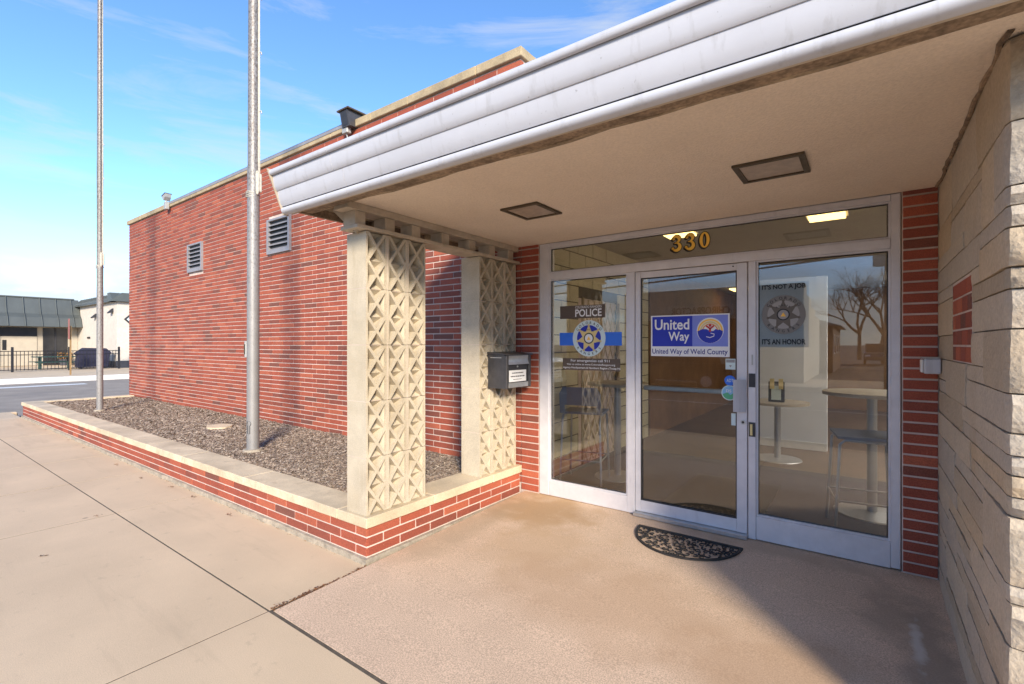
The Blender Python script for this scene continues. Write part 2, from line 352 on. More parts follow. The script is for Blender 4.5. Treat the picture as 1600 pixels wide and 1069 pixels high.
# ================================================================== SETTING
CH = .0705                                    # brick course
YS = 4.086                                    # storefront / brick wall face
def struct(o): o['kind'] = 'structure'; return o
def gz(y):                                    # entrance slab falls to the pavement
    return -.0775 * min(1, max(0, (YS - y) / (YS - 1.46)))
flat = lambda x0, x1, y0, y1, z: [(x0, y0, z), (x1, y0, z), (x1, y1, z), (x0, y1, z)]
struct(flat_obj('ground', [flat(-900, 900, -900, 900, -.30)], ground_m, None))
asphalt2_m = mat('worn_asphalt', (.13, .115, .10), .92, .16, 1.2, .4, 160, speck=.22)
struct(flat_obj('road', [flat(-160, 160, -12.2, -.62, -.215)], asphalt2_m, None))
struct(flat_obj('side_road', [flat(-29.6, -16.15, -.62, 160, -.211), flat(-29.6, -16.15, -160, -12.2, -.211)], asphalt_m, None))
def marking(name, x0, x1, y0, y1, label, skew=0):
    o = flat_obj(name, [[(x0, y0, -.205), (x1, y0, -.205), (x1 + skew, y1, -.205), (x0 + skew, y1, -.205)]], paint_m, None)
    return struct(o)
marking('road_marking', -19.1, -18.6, -.4, 1.75, ''); marking('road_marking', -20.9, -20.4, -.4, 1.95, ''); marking('road_marking', -27.6, -26.9, 3.2, 6.0, ''); marking('road_marking', -90, 60, -6.5, -6.38, '')
# pavement of cast slabs with open joints, kerb
pav = MB(); pav.box(-16.0, 60, -.60, 2.13, -.5, -.0797)
pav = struct(pav.obj('pavement', jointdirt_m, None))
xs = [-16.0, -14.6, -13.1, -11.6, -10.1, -8.75, -7.25, -5.65, -2.85]
def slab(x0, x1, y0, y1, z, jx, jy, m, parent):
    b = MB(); b.box(x0 + jx, x1 - jx, y0 + jy, y1 - jy, -.3, z); return b.obj('slab', m, parent, (x0, y0, z))
for i in range(len(xs) - 1):
    slab(xs[i], xs[i + 1], 1.46, 2.17, -.078 + R.uniform(-.0006, .0006), .0048, .006, conc_m, pav)
xs2 = xs + [-1.1, .6, 2.3, 4.0, 6, 8, 10]
for i in range(len(xs2) - 1):
    slab(xs2[i], xs2[i + 1], -.45, 1.46, -.0785 + R.uniform(-.0006, .0006), .0048, .006, conc_m, pav)
k = MB(); k.box(-16.0, 60, -.62, -.452, -.4, -.075, .02); k.box(-16.2, -16.005, -.62, 2.3, -.4, -.085, .02); k.obj('kerb', conc_m, pav)
# entrance slab: one sloping pour
es = MB(); nx, ny = 2, 2
top = [(-2.83, 1.476, gz(1.476)), (3.2, 1.476, gz(1.476)), (3.2, 4.2, 0), (-2.83, 4.2, 0)]
es.poly(top); es.poly([(x, y, -.4) for x, y, z in top][::-1])
for i in range(4): a, b = top[i], top[(i + 1) % 4]; es.poly([(a[0], a[1], -.4), (b[0], b[1], -.4), b, a])
struct(es.obj('entrance_slab', slab_m, None))

# ================================================================== MAIN BRICK BUILDING
bld = empty('brick_building', (-8.8, YS, 0), 'long red brick building with pale stone coping along its flat roof', 'building')
WX0, WX1, WTOP = -14.80, -2.88, 4.455
core = MB(); core.box(WX0 + .004, WX1 - .004, YS + .004, YS + .30, -.3, WTOP)
core.box(WX1 - .30, WX1 - .004, YS + .31, 14, -.3, WTOP); core.box(WX0 + .004, WX0 + .3, YS + .31, 14, -.3, WTOP)
wall = core.obj('wall', mortar_m, bld)
BL, BJ = .319, .0135
proto = {}
def brick_proto(L):
    key = round(L, 3)
    if key not in proto:
        b = MB(); b.box(0, L, -.003, .06, 0, CH - BJ, .0015); me = b.mesh('brick'); me.materials.append(brick_m); proto[key] = me
    return proto[key]
def put_brick(parent, x, y, z, L, rz=0, name='brick'):
    o = bpy.data.objects.new(name, brick_proto(L)); _place(o, parent, (x, y, z))
    if rz: o.rotation_euler = (0, 0, rz)
    return o
def px(X, Y, Z):
    s, c = math.sin(YAW), math.cos(YAW); r = X * c + Y * s; d = -X * s + Y * c
    return 800 + 756 * r / d, 538 - 756 * (Z - 1.5) / d, d
VENTS = [(-7.985, -7.29, 2.975, 3.545), (-11.19, -10.51, 2.955, 3.521)]
cand = []; ncourse = int((WTOP - .08) / CH)
z0c = WTOP - .004 - ncourse * CH
for j in range(ncourse):
    z = z0c + j * CH; ph = (0 if j % 2 else BL / 3); x = WX1 - BL + ph
    row = []
    x = WX1 + ph
    while x > WX0:
        a = max(WX0, x - BL + BJ); b = min(WX1, x)
        if b - a > .03: row.append((a, b))
        x -= BL
    for a, b in row:
        segs = [(a, b)]
        for vx0, vx1, vz0, vz1 in VENTS:
            if z + CH > vz0 + .01 and z < vz1 - .01:
                ns = []
                for p, q in segs:
                    if q <= vx0 or p >= vx1: ns.append((p, q))
                    else:
                        if p < vx0 - .03: ns.append((p, vx0 - .004))
                        if q > vx1 + .03: ns.append((vx1 + .004, q))
                segs = ns
        for p, q in segs: cand.append((p, q, z))
def seen(p, q, z):
    x, y, d = px((p + q) / 2, YS, z + .03)
    if x < 0 or y < 0 or z < .2: return None
    if 541 < x < 667 or 722 < x < 815: return None
    if x > 436 and y < 372 - (x - 541) * .0: return None if (x > 545 or y < 330 - (x - 439) * .3) and y > 70 + 0 * x and y > 0 and not (y < 330 - (x - 439) * .3 - 65) else d
    return d
vis = sorted([(seen(*c), i) for i, c in enumerate(cand) if seen(*c)]); pick = set(i for d, i in vis[:300])
far = MB()
for i, (p, q, z) in enumerate(cand):
    if i in pick: put_brick(wall, p, YS, z, round(q - p, 3))
    else: far.box(p, q, YS - .003 + R.uniform(-.0006, .0006), YS + .05, z, z + CH - BJ)
o = far.obj('distant_bricks', brickf_m, wall); o['kind'] = 'stuff'
# upper return of the wall above the entrance roof
ret = MB()
for j in range(ncourse):
    z = z0c + j * CH
    if z < 2.7: continue
    y = YS + .11 * (j % 2) + .004
    while y < 9: ret.box(WX1 - .05, WX1 + .003, y, y + BL - BJ, z, z + CH - BJ); y += BL
o = ret.obj('return_bricks', brickf_m, wall); o['kind'] = 'stuff'
# brick piers either side of the storefront (single bricks stacked)
def pier(x0, x1, label):
    c = MB(); c.box(x0 + .004, x1 - .004, YS + .005, YS + .30, -.3, 2.53); p = c.obj('brick_pier', mortar_m, bld, (x0, YS, 0)); p['label'] = label
    j = 0; z = .0737 - CH + BJ / 2
    while z < 2.50:
        put_brick(p, x0 + .009 + R.uniform(0, .002), YS, z, round(x1 - x0 - .018, 3)); z += CH
pier(WX1 - .0, -2.655, 'narrow brick pier beside the mailbox'); pier(.184, .375, 'narrow brick pier in shade beside the stone wall')
# stone coping
cp = MB(); cp.box(WX0, WX1 - .0, YS + .02, YS + .30, WTOP + .001, WTOP + .05); cop = cp.obj('coping', wcop_m, bld)
x = WX0 - .05
for w in [.95, .95, .62, 1.35, 1.2, 1.2, 1.2, 1.2, .9, .72, 1.1, .63]:
    x1 = min(x + w, WX1 + .035); b = MB(); b.box(x + .004, x1 - .004, YS - .04, YS + .34, WTOP + .0 + .004, WTOP + .105, .006); b.obj('coping_stone', wcop_m, cop, (x, YS, WTOP)); x = x1
    if x >= WX1 + .03: break
y = YS + .348
for w in (1.5, 1.5, 1.5): b = MB(); b.box(WX1 - .33, WX1 + .035, y, y + w - .008, WTOP + .004, WTOP + .105, .006); b.obj('coping_stone', wcop_m, cop, (WX1, y, WTOP)); y += w
b = MB(); b.box(-12.2, -5.75, YS - .046, YS - .0405, WTOP + .062, WTOP + .112); b.box(-12.2, -5.75, YS - .046, YS + .3, WTOP + .107, WTOP + .112); b.obj('metal_flashing', vent_m, cop)
rf = MB(); rf.box(WX0 + .3, WX1 - .31, YS + .31, 14, WTOP - .45, WTOP - .3); rf.obj('roof', vent_m, bld)
# louvre vents
for vx0, vx1, vz0, vz1 in VENTS:
    fr = MB(); t = .045
    fr.box(vx0, vx0 + t, YS - .042, YS + .06, vz0, vz1); fr.box(vx1 - t, vx1, YS - .042, YS + .06, vz0, vz1)
    fr.box(vx0 + t, vx1 - t, YS - .040, YS + .06, vz0, vz0 + t * 1.3); fr.box(vx0 + t, vx1 - t, YS - .040, YS + .06, vz1 - t * .7, vz1)
    f = fr.obj('louver_vent', vent_m, bld, (vx0, YS, vz0))
    b = MB(); b.box(vx0 + t, vx1 - t, YS + .0005, YS + .0035, vz0 + .05, vz1 - .03); b.obj('vent_shade_sheet', black_m, f)  # black sheet stands in for the shade behind the slats
    n = 6; hh = (vz1 - vz0 - .09) / n
    for i in range(n):
        z = vz0 + .06 + i * hh; b = MB()
        b.prism([(YS - .036, z), (YS - .036, z - .006), (YS + .003, z + hh * .42), (YS + .003, z + hh * .48)], 0, vx0 + t, vx1 - t); b.obj('slat', vent_m, f, (vx0, YS, z))
# ---------------- interior shell of the entrance room
IX0, IX1, IY0, IY1, IZ = -2.84, 3.0, YS + .14, 13.5, 2.78
int_m = mat('interior_wall_paint', (.55, .50, .43), .8, .05, 3, .05, 90); ceil_m = mat('ceiling_tile', (.45, .42, .36), .9, .06, 6, .2, 60, speck=.06); carpet_m = mat('grey_carpet', (.06, .054, .064), .97, .12, 4, .5, 190, speck=.25)
woodfl_m = mat('brown_floor', (.12, .075, .048), .5, .2, 3, .1, 60)
cmu_m = mat('painted_block', (.55, .49, .33), .75, .07, 5, .25, 90, speck=.05); cmuj_m = mat('dark_block_joint', (.07, .06, .045), .9, .2, 10, .2, 80); pale_m = mat('pale_partition', (.74, .76, .80), .7, .05, 3, .05, 90)
def bpart(name, m, *boxes):
    b = MB()
    for x in boxes: b.box(*x)
    return b.obj(name, m, bld)
bpart('interior_floor', carpet_m, (IX0, IX1, YS + .12, 6.6, -.2, .012)); bpart('interior_floor', woodfl_m, (IX0, IX1, 6.6, IY1, -.2, .010))
bpart('interior_ceiling', ceil_m, (IX0 - .3, IX1, IY0 + .02, IY1, IZ, IZ + .1))
bpart('interior_wall', int_m, (IX0 - .2, IX1, IY1, IY1 + .15, 0, IZ), (IX1, IX1 + .15, IY0 - .13, IY1, 0, IZ), (.38, IX1, IY0 + .02, IY0 + .1, 0, IZ))
bpart('header_wall', int_m, (-2.86, .4, YS + .16, YS + .22, 2.535, IZ))
bpart('partition', pale_m, (-1.3, -.44, 7.98, 8.1, .011, 2.45)); bpart('baseboard', white_m, (-1.3, -.44, 7.96, 7.979, .012, .12))
panel_m = mat('wood_panelling', (.20, .105, .045), .6, .2, 3, .05, 60)
bpart('wood_panelling', panel_m, (IX0, IX0 + .03, 7.6, IY1, .011, IZ - .001), (IX0 + .03, IX1, IY1 - .03, IY1 - .001, .011, IZ - .001))
bpart('doorway_shade_sheet', black_m, (IX0 - 1.4, IX0 - 1.3, 5.0, 6.8, 0, 2.3), (IX0 - 1.3, IX0 - .1, 6.55, 6.6, 0, 2.3))  # black sheets stand in for the unlit space beyond the opening
iw = MB(); iw.box(IX0 - .15, IX0 - .008, YS + .10, 5.26, 0, IZ); iw.box(IX0 - .15, IX0 - .008, 6.40, IY1, 0, IZ); iw.box(IX0 - .15, IX0 - .008, 5.26, 6.40, 2.08, IZ)
iw = iw.obj('block_wall', cmuj_m, bld)
bmesh_blk = {}
for j in range(14):
    z = .012 + j * .2; y = YS + .16 - (.2 if j % 2 else 0)
    while y < 7.45:
        a, b = max(y, YS + .13), y + .39
        if z < 2.06 and b > 5.26 and a < 6.40:
            if a < 5.26: b = 5.255
            elif b > 6.40: a = 6.405
            else: y += .4; continue
        if b - a > .05 and z < 2.7:
            kk = round(b - a, 2)
            if kk not in bmesh_blk:
                q = MB(); q.box(-.02, 0, 0, kk, 0, .188, .003); me = q.mesh('block'); me.materials.append(cmu_m); bmesh_blk[kk] = me
            _o = bpy.data.objects.new('block', bmesh_blk[kk]); _place(_o, iw, (IX0, a, z))
        y += .4
lit = [(-.31, 5.46), (-1.70, 5.40), (-2.0, 11.9), (1.6, 9.5), (2.2, 6.6), (2.2, 5.2), (1.3, 7.6), (1.0, 11.5), (2.3, 8.3)]  # the large square panels are out of view, added as fill light
for i, (x, y) in enumerate(lit):
    b = MB(); hx, hy = (.17, .27) if i < 2 else (.6, .6) if i > 3 else (.5, .3); b.box(x - hx, x + hx, y - hy, y + hy, IZ - .03, IZ - .002); f = b.obj('ceiling_light_or_fill', white_m, bld, (x, y, IZ))
    b = MB(); b.box(x - hx + .02, x + hx - .02, y - hy + .02, y + hy - .02, IZ - .055, IZ - .031); b.obj('diffuser', troffer_m if i < 3 else fill_panel_m, f)

# ================================================================== ENTRANCE CANOPY
can = empty('entrance_canopy', (-.5, 1.85, 2.44), 'white metal edged flat canopy roof over the glass entrance', 'canopy')
CX0, CX1, SZ = -3.40, 4.6, 2.503
# stucco soffit
b = MB(); b.box(-3.06, CX1, 1.985, YS + .004, SZ, SZ + .04); b.obj('soffit', soffit_m, can)
b = MB(); b.box(CX0 + .02, CX1, 1.99, YS - .06, SZ + .21, SZ + .26); b.box(-2.875, CX1, YS - .058, 14, SZ + .29, SZ + .36); b.obj('roof_deck', vent_m, can)
# fascia profile (Y, Z): outward-leaning lapped panels, drawn from bottom to top
def sheet(name, prof, x0, x1, m, smooth=True, th=.006):
    q = MB(); n = len(prof)
    back = [(y + th, z + .001) for y, z in prof]
    q.prism(prof + back[::-1], 0, x0, x1); return q.obj(name, m, can, smooth=smooth)
def leanpt(t, off=0): return (1.852 - .112 * t + off, 2.440 + .297 * t)
gut = [(1.862, 2.437)] + [(leanpt(.085)[0] + .016 - .034 * math.sin(a), leanpt(.085)[1] - .027 * math.cos(a)) for a in [math.pi * i / 8 for i in range(9)]]
seams = [CX0 + .005, -2.62, .55, CX1]
lower = [leanpt(.170, -.001), leanpt(.22, -.006), leanpt(.32, -.007), leanpt(.43, -.002), leanpt(.53, .004)]
upper = [leanpt(.515, -.002), leanpt(.54, -.007), leanpt(.62, -.009), leanpt(.75, -.002), leanpt(.86, .008)]
roll = [leanpt(.858, .0)] + [(leanpt(.92)[0] - .014 * math.sin(a) + .002, leanpt(.92)[1] - .020 * math.cos(a)) for a in [math.pi * i / 6 for i in range(7)]] + [(1.80, 2.739)]
for i in range(3):
    a, c_ = seams[i], seams[i + 1] - .004
    sheet('gutter', gut, a, c_, fascia_m); sheet('fascia_panel', lower, a, c_ , fascia_m)
seams2 = [CX0 + .005, -2.70, .9, CX1]
for i in range(3):
    a, c_ = seams2[i], seams2[i + 1] - .004
    sheet('fascia_panel', upper, a, c_, fascia_m); sheet('fascia_cap', roll, a, c_, fascia_m)
b = MB(); b.prism([leanpt(0.02, .02), leanpt(1, .02), (leanpt(1)[0] + .06, 2.735), (1.92, 2.46)], 0, CX0 + .01, CX1); b.obj('fascia_backing', dark_m, can)
b = MB(); b.prism([leanpt(-.02, -.012), leanpt(1.0, -.016), leanpt(1.0, .022), leanpt(-.02, .03)], 0, CX0 - .005, CX0 + .004); b.obj('end_cap', woodpaint_m, can)
# weathered timber behind the gutter, stained plank on the soffit edge
def wood_strip(name, y0, y1, z0, z1, m, wob, step=.22):
    q = MB(); x = CX0 + .03; pv = None
    n = int((CX1 - x) / step); V = []; F = []
    for i in range(n + 1):
        xx = x + i * step; w = R.uniform(0, wob); h = R.uniform(-wob, wob) * .35
        V += [(xx, y0 + R.uniform(0, wob) * .3, z0 + h), (xx, y1 + w, z0 + h * .5), (xx, y1 + w, z1), (xx, y0, z1)]
        if i:
            k = i * 4; p = k - 4
            F += [(p, k, k + 1, p + 1), (p + 1, k + 1, k + 2, p + 2), (p + 2, k + 2, k + 3, p + 3), (p + 3, k + 3, k, p)]
    F += [(0, 1, 2, 3), (len(V) - 1, len(V) - 2, len(V) - 3, len(V) - 4)]
    q._add(V, F); return q.obj(name, m, can)
wood_strip('fascia_board', 1.874, 1.898, 2.448, 2.60, woodpaint_m, .006)
wood_strip('soffit_plank', 1.906, 2.020, 2.478, 2.54, wooddark_m, .022)
wood_strip('soffit_trim', 2.046, 2.068, 2.4950, 2.52, woodold_m, .028)
# open side overhang: edge board, roof boards, outriggers
b = MB(); b.box(CX0 + .015, CX0 + .045, 1.905, YS - .05, 2.468, 2.60); b.obj('edge_board', wooddark_m, can)
for i in range(7):
    y = 1.99 + i * .30; b = MB(); b.box(CX0 + .046, -3.062, y + .002, y + .296, 2.525 + R.uniform(0, .004), 2.545); b.obj('roof_board', woodold_m, can, (CX0, y, 2.53))
for y in (2.6, 3.2, 3.8): b = MB(); b.box(CX0 + .047, -3.065, y - .02, y + .02, 2.475, 2.524); b.obj('outrigger', woodold_m, can, (CX0, y, 2.5))
# lintel over the block screens: lower plate, spacer blocks, upper header
b = MB(); b.box(-3.085, -2.885, 2.10, YS - .01, 2.325, 2.352, .003); b.obj('lintel_plate', woodpaint_m, can)
b = MB(); b.box(-3.06, -2.90, 2.03, YS - .012, 2.452, 2.502, .003); b.obj('lintel_header', woodpaint_m, can)
for y0, y1 in ((2.125, 2.165), (2.36, 2.467), (2.615, 2.739), (2.94, 3.084), (3.28, 3.446), (3.57, 3.737), (3.85, 4.06)):
    b = MB(); b.box(-3.05, -2.912, (y0 + y1) / 2 - .045, (y0 + y1) / 2 + .045, 2.3525, 2.4515, .003); b.obj('spacer_block', woodpaint_m, can, (-2.95, y0, 2.35))
# raking bracket at the corner
b = MB()
for (o0, w) in ((0, .10),):
    A = Vector((-2.955, 2.165, 2.335)); B = Vector((-3.10, 2.075, 2.50)); n = Vector((.49, -.87, 0)); n.normalize()
    side = (B - A).cross(n).normalized()
    V = [A + n * .0 - side * .042, A + side * .042, B + side * .042, B - side * .042]; W = [v - n * .035 for v in V]
    b._add(V + W, [(0, 1, 2, 3), (7, 6, 5, 4), (0, 4, 5, 1), (1, 5, 6, 2), (2, 6, 7, 3), (3, 7, 4, 0)])
b.obj('bracket', woodpaint_m, can)
b = MB(); A2, B2 = Vector((-2.93, 2.15, 2.353)), Vector((-3.05, 2.09, 2.50)); V = [A2 - side * .03, A2 + side * .03, B2 + side * .03, B2 - side * .03]; W = [v - n * .03 for v in V]
b._add(V + W, [(0, 1, 2, 3), (7, 6, 5, 4), (0, 4, 5, 1), (1, 5, 6, 2), (2, 6, 7, 3), (3, 7, 4, 0)]); b.obj('bracket', woodpaint_m, can)
# recessed soffit lamps (unlit)
for (x0, x1, y0, y1), lab in (((-2.19, -1.865, 2.84, 3.19), 'square bronze framed soffit lamp nearer the brick wall'), ((-.612, -.259, 2.92, 3.26), 'square bronze framed soffit lamp nearer the stone wall')):
    L0 = empty('soffit_lamp', ((x0 + x1) / 2, (y0 + y1) / 2, SZ), lab, 'lamp', 'lamps set into the canopy soffit')
    q = MB(); t = .03
    q.box(x0, x1, y0, y0 + t, SZ - .014, SZ - .001); q.box(x0, x1, y1 - t, y1, SZ - .014, SZ - .001); q.box(x0, x0 + t, y0 + t, y1 - t, SZ - .0135, SZ - .001); q.box(x1 - t, x1, y0 + t, y1 - t, SZ - .0135, SZ - .001)
    q.obj('frame', bronze_m, L0); q = MB(); q.box(x0 + t, x1 - t, y0 + t, y1 - t, SZ - .007, SZ - .002); q.obj('lens', lens_m, L0)

# ================================================================== BREEZE-BLOCK SCREENS
def breeze_mesh():
    W, H, T, cells = .191, .4085, .225, 2
    q = MB(); hc = H / cells
    for side, sx in ((T / 2, 1), (-T / 2, -1)):
        def P(y, z, d): return (side - sx * d, y, z)
        for c in range(cells):
            z0 = c * hc; z1 = z0 + hc; mg = .016; y0, y1 = 0, W; yc, zc = W / 2, (z0 + z1) / 2
            bw = .015                                           # half-width of a bar measured along the cell edge
            cb = .015
            tri = {'b': [(y0 + mg + bw, z0), (y1 - mg - bw, z0), (yc, zc - cb)], 't': [(y1 - mg - bw, z1), (y0 + mg + bw, z1), (yc, zc + cb)],
                   'l': [(y0 + mg, z1 - bw * 1.15), (y0 + mg, z0 + bw * 1.15), (yc - cb, zc)], 'r': [(y1 - mg, z0 + bw * 1.15), (y1 - mg, z1 - bw * 1.15), (yc + cb, zc)]}
            for kx, (A, B, C) in tri.items():
                da, dc = (.030, .13) if kx in 'bt' else (.016, .105)
                q.poly([P(*A, da), P(*B, da), P(*C, dc)])
                q.poly([P(*A, 0), P(*C, 0), P(*C, dc), P(*A, da)]); q.poly([P(*B, 0), P(*C, 0), P(*C, dc), P(*B, da)])
                if kx in 'lr': q.poly([P(*A, 0), P(*B, 0), P(*B, da), P(*A, da)])
            def corner(y, z, t1, t2):                            # bar from a corner to the centre
                q.poly([P(*p, 0) for p in t1] + [P(*p, 0) for p in t2])
            b_, t_, l_, r_ = tri['b'], tri['t'], tri['l'], tri['r']
            ctr = (yc, zc)
            for pts in ([(y0, z0), b_[0], b_[2], ctr, l_[2], l_[1], (y0, l_[1][1])], [(y1, z0), (y1, r_[0][1]), r_[0], r_[2], ctr, b_[2], b_[1]],
                        [(y1, z1), t_[0], t_[2], ctr, r_[2], r_[1], (y1, r_[1][1])], [(y0, z1), (y0, l_[0][1]), l_[0], l_[2], ctr, t_[2], t_[1]],
                        [(y0, l_[1][1]), l_[1], l_[0], (y0, l_[0][1])], [(y1, r_[0][1]), (y1, r_[1][1]), r_[1], r_[0]]):
                q.poly([P(*p, 0) for p in pts])
    h = T / 2
    q.poly([(-h, 0, 0), (h, 0, 0), (h, 0, H), (-h, 0, H)]); q.poly([(-h, W, 0), (h, W, 0), (h, W, H), (-h, W, H)])
    for z, s in ((0, 1), (H, -1)):                               # top and bottom webs, notched where the recesses meet the bed joint
        q.poly([(-h + .030, 0, z), (h - .030, 0, z), (h - .030, W, z), (-h + .030, W, z)])
        for sx in (1, -1):
            for (a, b2) in ((0, .033), (W - .033, W)): q.poly([(sx * (h - .030), a, z), (sx * h, a, z), (sx * h, b2, z), (sx * (h - .030), b2, z)])
    me = q.mesh('breeze_block'); me.materials.append(breeze_m); return me
bz = breeze_mesh()
def screen(y0, label):
    t = empty('breeze_block_column', (-3.02, y0 + .29, .258), label, 'column', 'breeze block columns carrying the canopy')
    q = MB()
    for i in range(4): z = .258 + (i + 1) * .4125; q.box(-3.100, -2.940, y0 + .031, y0 + .573, z - .0045, z + .0012); q.box(-3.1315, -2.9085, y0 + .0012, y0 + .0305, z - .0045, z + .0012)
    for i in range(2): y = y0 + (i + 1) * .195; q.box(-3.1315, -2.9085, y - .0038, y - .0002, .26, 2.318)
    q.obj('mortar_joints', mortar_m, t)
    for i in range(5):
        for j in range(3):
            o = bpy.data.objects.new('breeze_block', bz); _place(o, t, (-3.02 + R.uniform(-.0015, .0015), y0 + j * .195, .2595 + i * .4125))
screen(2.19, 'nearer pale breeze block screen column at the planter corner'); screen(3.455, 'farther pale breeze block screen column behind the mailbox')

# ================================================================== PLANTER
pl = empty('planter_wall', (-8.8, 2.18, 0), 'long low red brick planter wall with a limestone top around the mulch bed', 'planter')
PX0, PX1, PY0 = -2.889, -14.65, 2.182
q = MB(); q.box(PX1 + .004, PX0 - .004, PY0 + .004, PY0 + .22, -.3, .182); q.box(PX0 - .2, PX0 - .004, PY0 + .221, YS - .002, -.3, .182); q.box(PX1 + .004, PX1 + .2, PY0 + .221, YS - .002, -.3, .182); q.obj('mortar_core', mortar_m, pl)
q = MB()
def rough_strip(pts, h0, h1, amp):
    for i in range(len(pts) - 1):
        (a, b), (c, d) = pts[i], pts[i + 1]; q.poly([(a, b, h0), (c, d, h0), (c, d, h1), (a, b, h1)])
n = 90; e = [(PX1 - .02 + (PX0 - PX1 + .04) * i / n, PY0 - .012 - R.uniform(0, .02)) for i in range(n + 1)]; e2 = [(PX0 + .012 + R.uniform(0, .018), PY0 - .02 + (YS - PY0) * i / 20) for i in range(21)]
out_ = e + e2; inn = [(x, PY0 + .05) for x, y in e] + [(PX0 - .05, y) for x, y in e2]
for i in range(len(out_) - 1):
    (a, b_), (c_, d) = out_[i], out_[i + 1]; (e0, f0), (e1, f1) = inn[i], inn[i + 1]; zt = -.032
    q.poly([(a, b_, -.3), (c_, d, -.3), (c_, d, zt - .004), (a, b_, zt - .004)]); q.poly([(a, b_, zt - .004), (c_, d, zt - .004), (e1, f1, zt), (e0, f0, zt)])
q.obj('footing', foot_m, pl)
for j in range(3):
    z = -.028 + j * CH + BJ * .4; x = PX0 - (0 if j % 2 else BL * .45) ; first = True
    xx = PX0
    w0 = BL if j % 2 else BL * .42
    while xx > PX1 + .02:
        w = min(w0 if first else BL, xx - PX1); first = False
        if w > .04: put_brick(pl, xx - w + BJ, PY0, z, round(w - BJ, 3) if w < BL - .001 else round(BL - BJ, 3))
        xx -= w
    yy = PY0 + .012; first = True; w0 = BL * .45 if j % 2 else BL * .95
    while yy < YS - .03:
        w = min(w0 if first else BL, YS - yy); first = False
        if w > .04: put_brick(pl, PX0, yy, z, round(w - BJ, 3), math.pi / 2)
        yy += w
    yy = YS - .01
    while yy > PY0 + .05:
        w = min(BL, yy - PY0); o = put_brick(pl, PX1, yy, z, round(max(.04, w - BJ), 3), -math.pi / 2); yy -= w
CT0, CT1 = .1845, .258
def coping_stone(x0, x1, y0, y1):
    bm = bmesh.new(); bmesh.ops.create_cube(bm, size=1)
    for v in bm.verts: v.co = Vector(((x0 + x1) / 2 + v.co.x * (x1 - x0), (y0 + y1) / 2 + v.co.y * (y1 - y0), (CT0 + CT1) / 2 + v.co.z * (CT1 - CT0)))
    long = [e for e in bm.edges if abs((e.verts[0].co - e.verts[1].co).length - max(x1 - x0, y1 - y0)) < .01]
    bmesh.ops.subdivide_edges(bm, edges=long, cuts=max(2, int(max(x1 - x0, y1 - y0) / .06)))
    bmesh.ops.bevel(bm, geom=[e for e in bm.edges], offset=.004, segments=1, affect='EDGES', clamp_overlap=True)
    for v in bm.verts:
        nz = noise.noise(v.co * 9) * .004 + (min(0, noise.noise(v.co * 4 + Vector((3, 1, 7))) + .1) * .012 if v.co.z > CT1 - .02 and (v.co.y < y0 + .01 or v.co.x > x1 - .01) else 0)
        if v.co.y < y0 + .01: v.co.y -= nz
        if x1 > -2.9 and v.co.x > x1 - .01: v.co.x += nz
    q = MB(); bm.verts.index_update(); q._add([v.co[:] for v in bm.verts], [[v.index for v in f.verts] for f in bm.faces]); bm.free(); q.obj('coping_stone', lime_m, pl, ((x0 + x1) / 2, (y0 + y1) / 2, CT0))
cx = [-14.67, -13.15, -11.6, -10.1, -8.7, -7.2, -6.15, -4.69, -3.215]
for i in range(8): coping_stone(cx[i] + .003, cx[i + 1] - .003, 2.160, 2.455)
coping_stone(-3.212, -2.864, 2.160, 2.83); coping_stone(-3.172, -2.866, 2.836, 3.60); coping_stone(-3.174, -2.862, 3.606, YS - .006)
coping_stone(-14.67, -14.40, 2.459, 3.25); coping_stone(-14.67, -14.40, 3.256, YS - .012)
# mulch: soil sheet and loose chips
def mz(x, y): return .222 + .018 * noise.noise(Vector((x * .9, y * 1.3, 0))) + .012 * noise.noise(Vector((x * 5, y * 5, 3)))
q = MB(); nx, ny = 190, 30; X0, X1_, Y0, Y1_ = -14.44, -3.14, 2.44, YS + .02
for i in range(nx + 1):
    for j in range(ny + 1):
        x = X0 + (X1_ - X0) * i / nx; y = Y0 + (Y1_ - Y0) * j / ny; q.v.append((x, y, mz(x, y)))
for i in range(nx):
    for j in range(ny): a = i * (ny + 1) + j; q.f.append((a, a + ny + 1, a + ny + 2, a + 1)); q.m.append(0)
o = q.obj('planting_bed', mulch_m, None, smooth=True); struct(o)
q = MB()
for i in range(70000):
    u = R.random(); x = -3.14 - (11.3) * (u ** 1.5); y = R.uniform(2.46, YS - .01)
    if (x + 8.05) ** 2 + (y - 3.35) ** 2 < .05 and R.random() < .8: continue
    l = R.uniform(.005, .018) * (1 + .7 * u); w = R.uniform(.002, .0045) * (1 + u); a = R.uniform(0, 6.28); t = R.uniform(-.5, .5); z = mz(x, y) + R.uniform(.001, .010)
    dx, dy = math.cos(a) * l, math.sin(a) * l; ex, ey = -math.sin(a) * w, math.cos(a) * w; dz = l * t * .7; ez = w * R.uniform(-.8, .8)
    A = (x - dx - ex, y - dy - ey, z - dz - ez); B = (x + dx - ex, y + dy - ey, z + dz - ez); C = (x + dx * .8 + ex, y + dy * .8 + ey, z + dz + ez); D = (x - dx + ex, y - dy + ey, z - dz + ez); n0 = len(q.v)
    q.v += [A, B, C, D]; q.f.append((n0, n0 + 1, n0 + 2, n0 + 3)); q.m.append(0)
o = q.obj('mulch', chip_m, None); tag(o, 'brown shredded bark mulch filling the planter bed', 'mulch', kind='stuff')
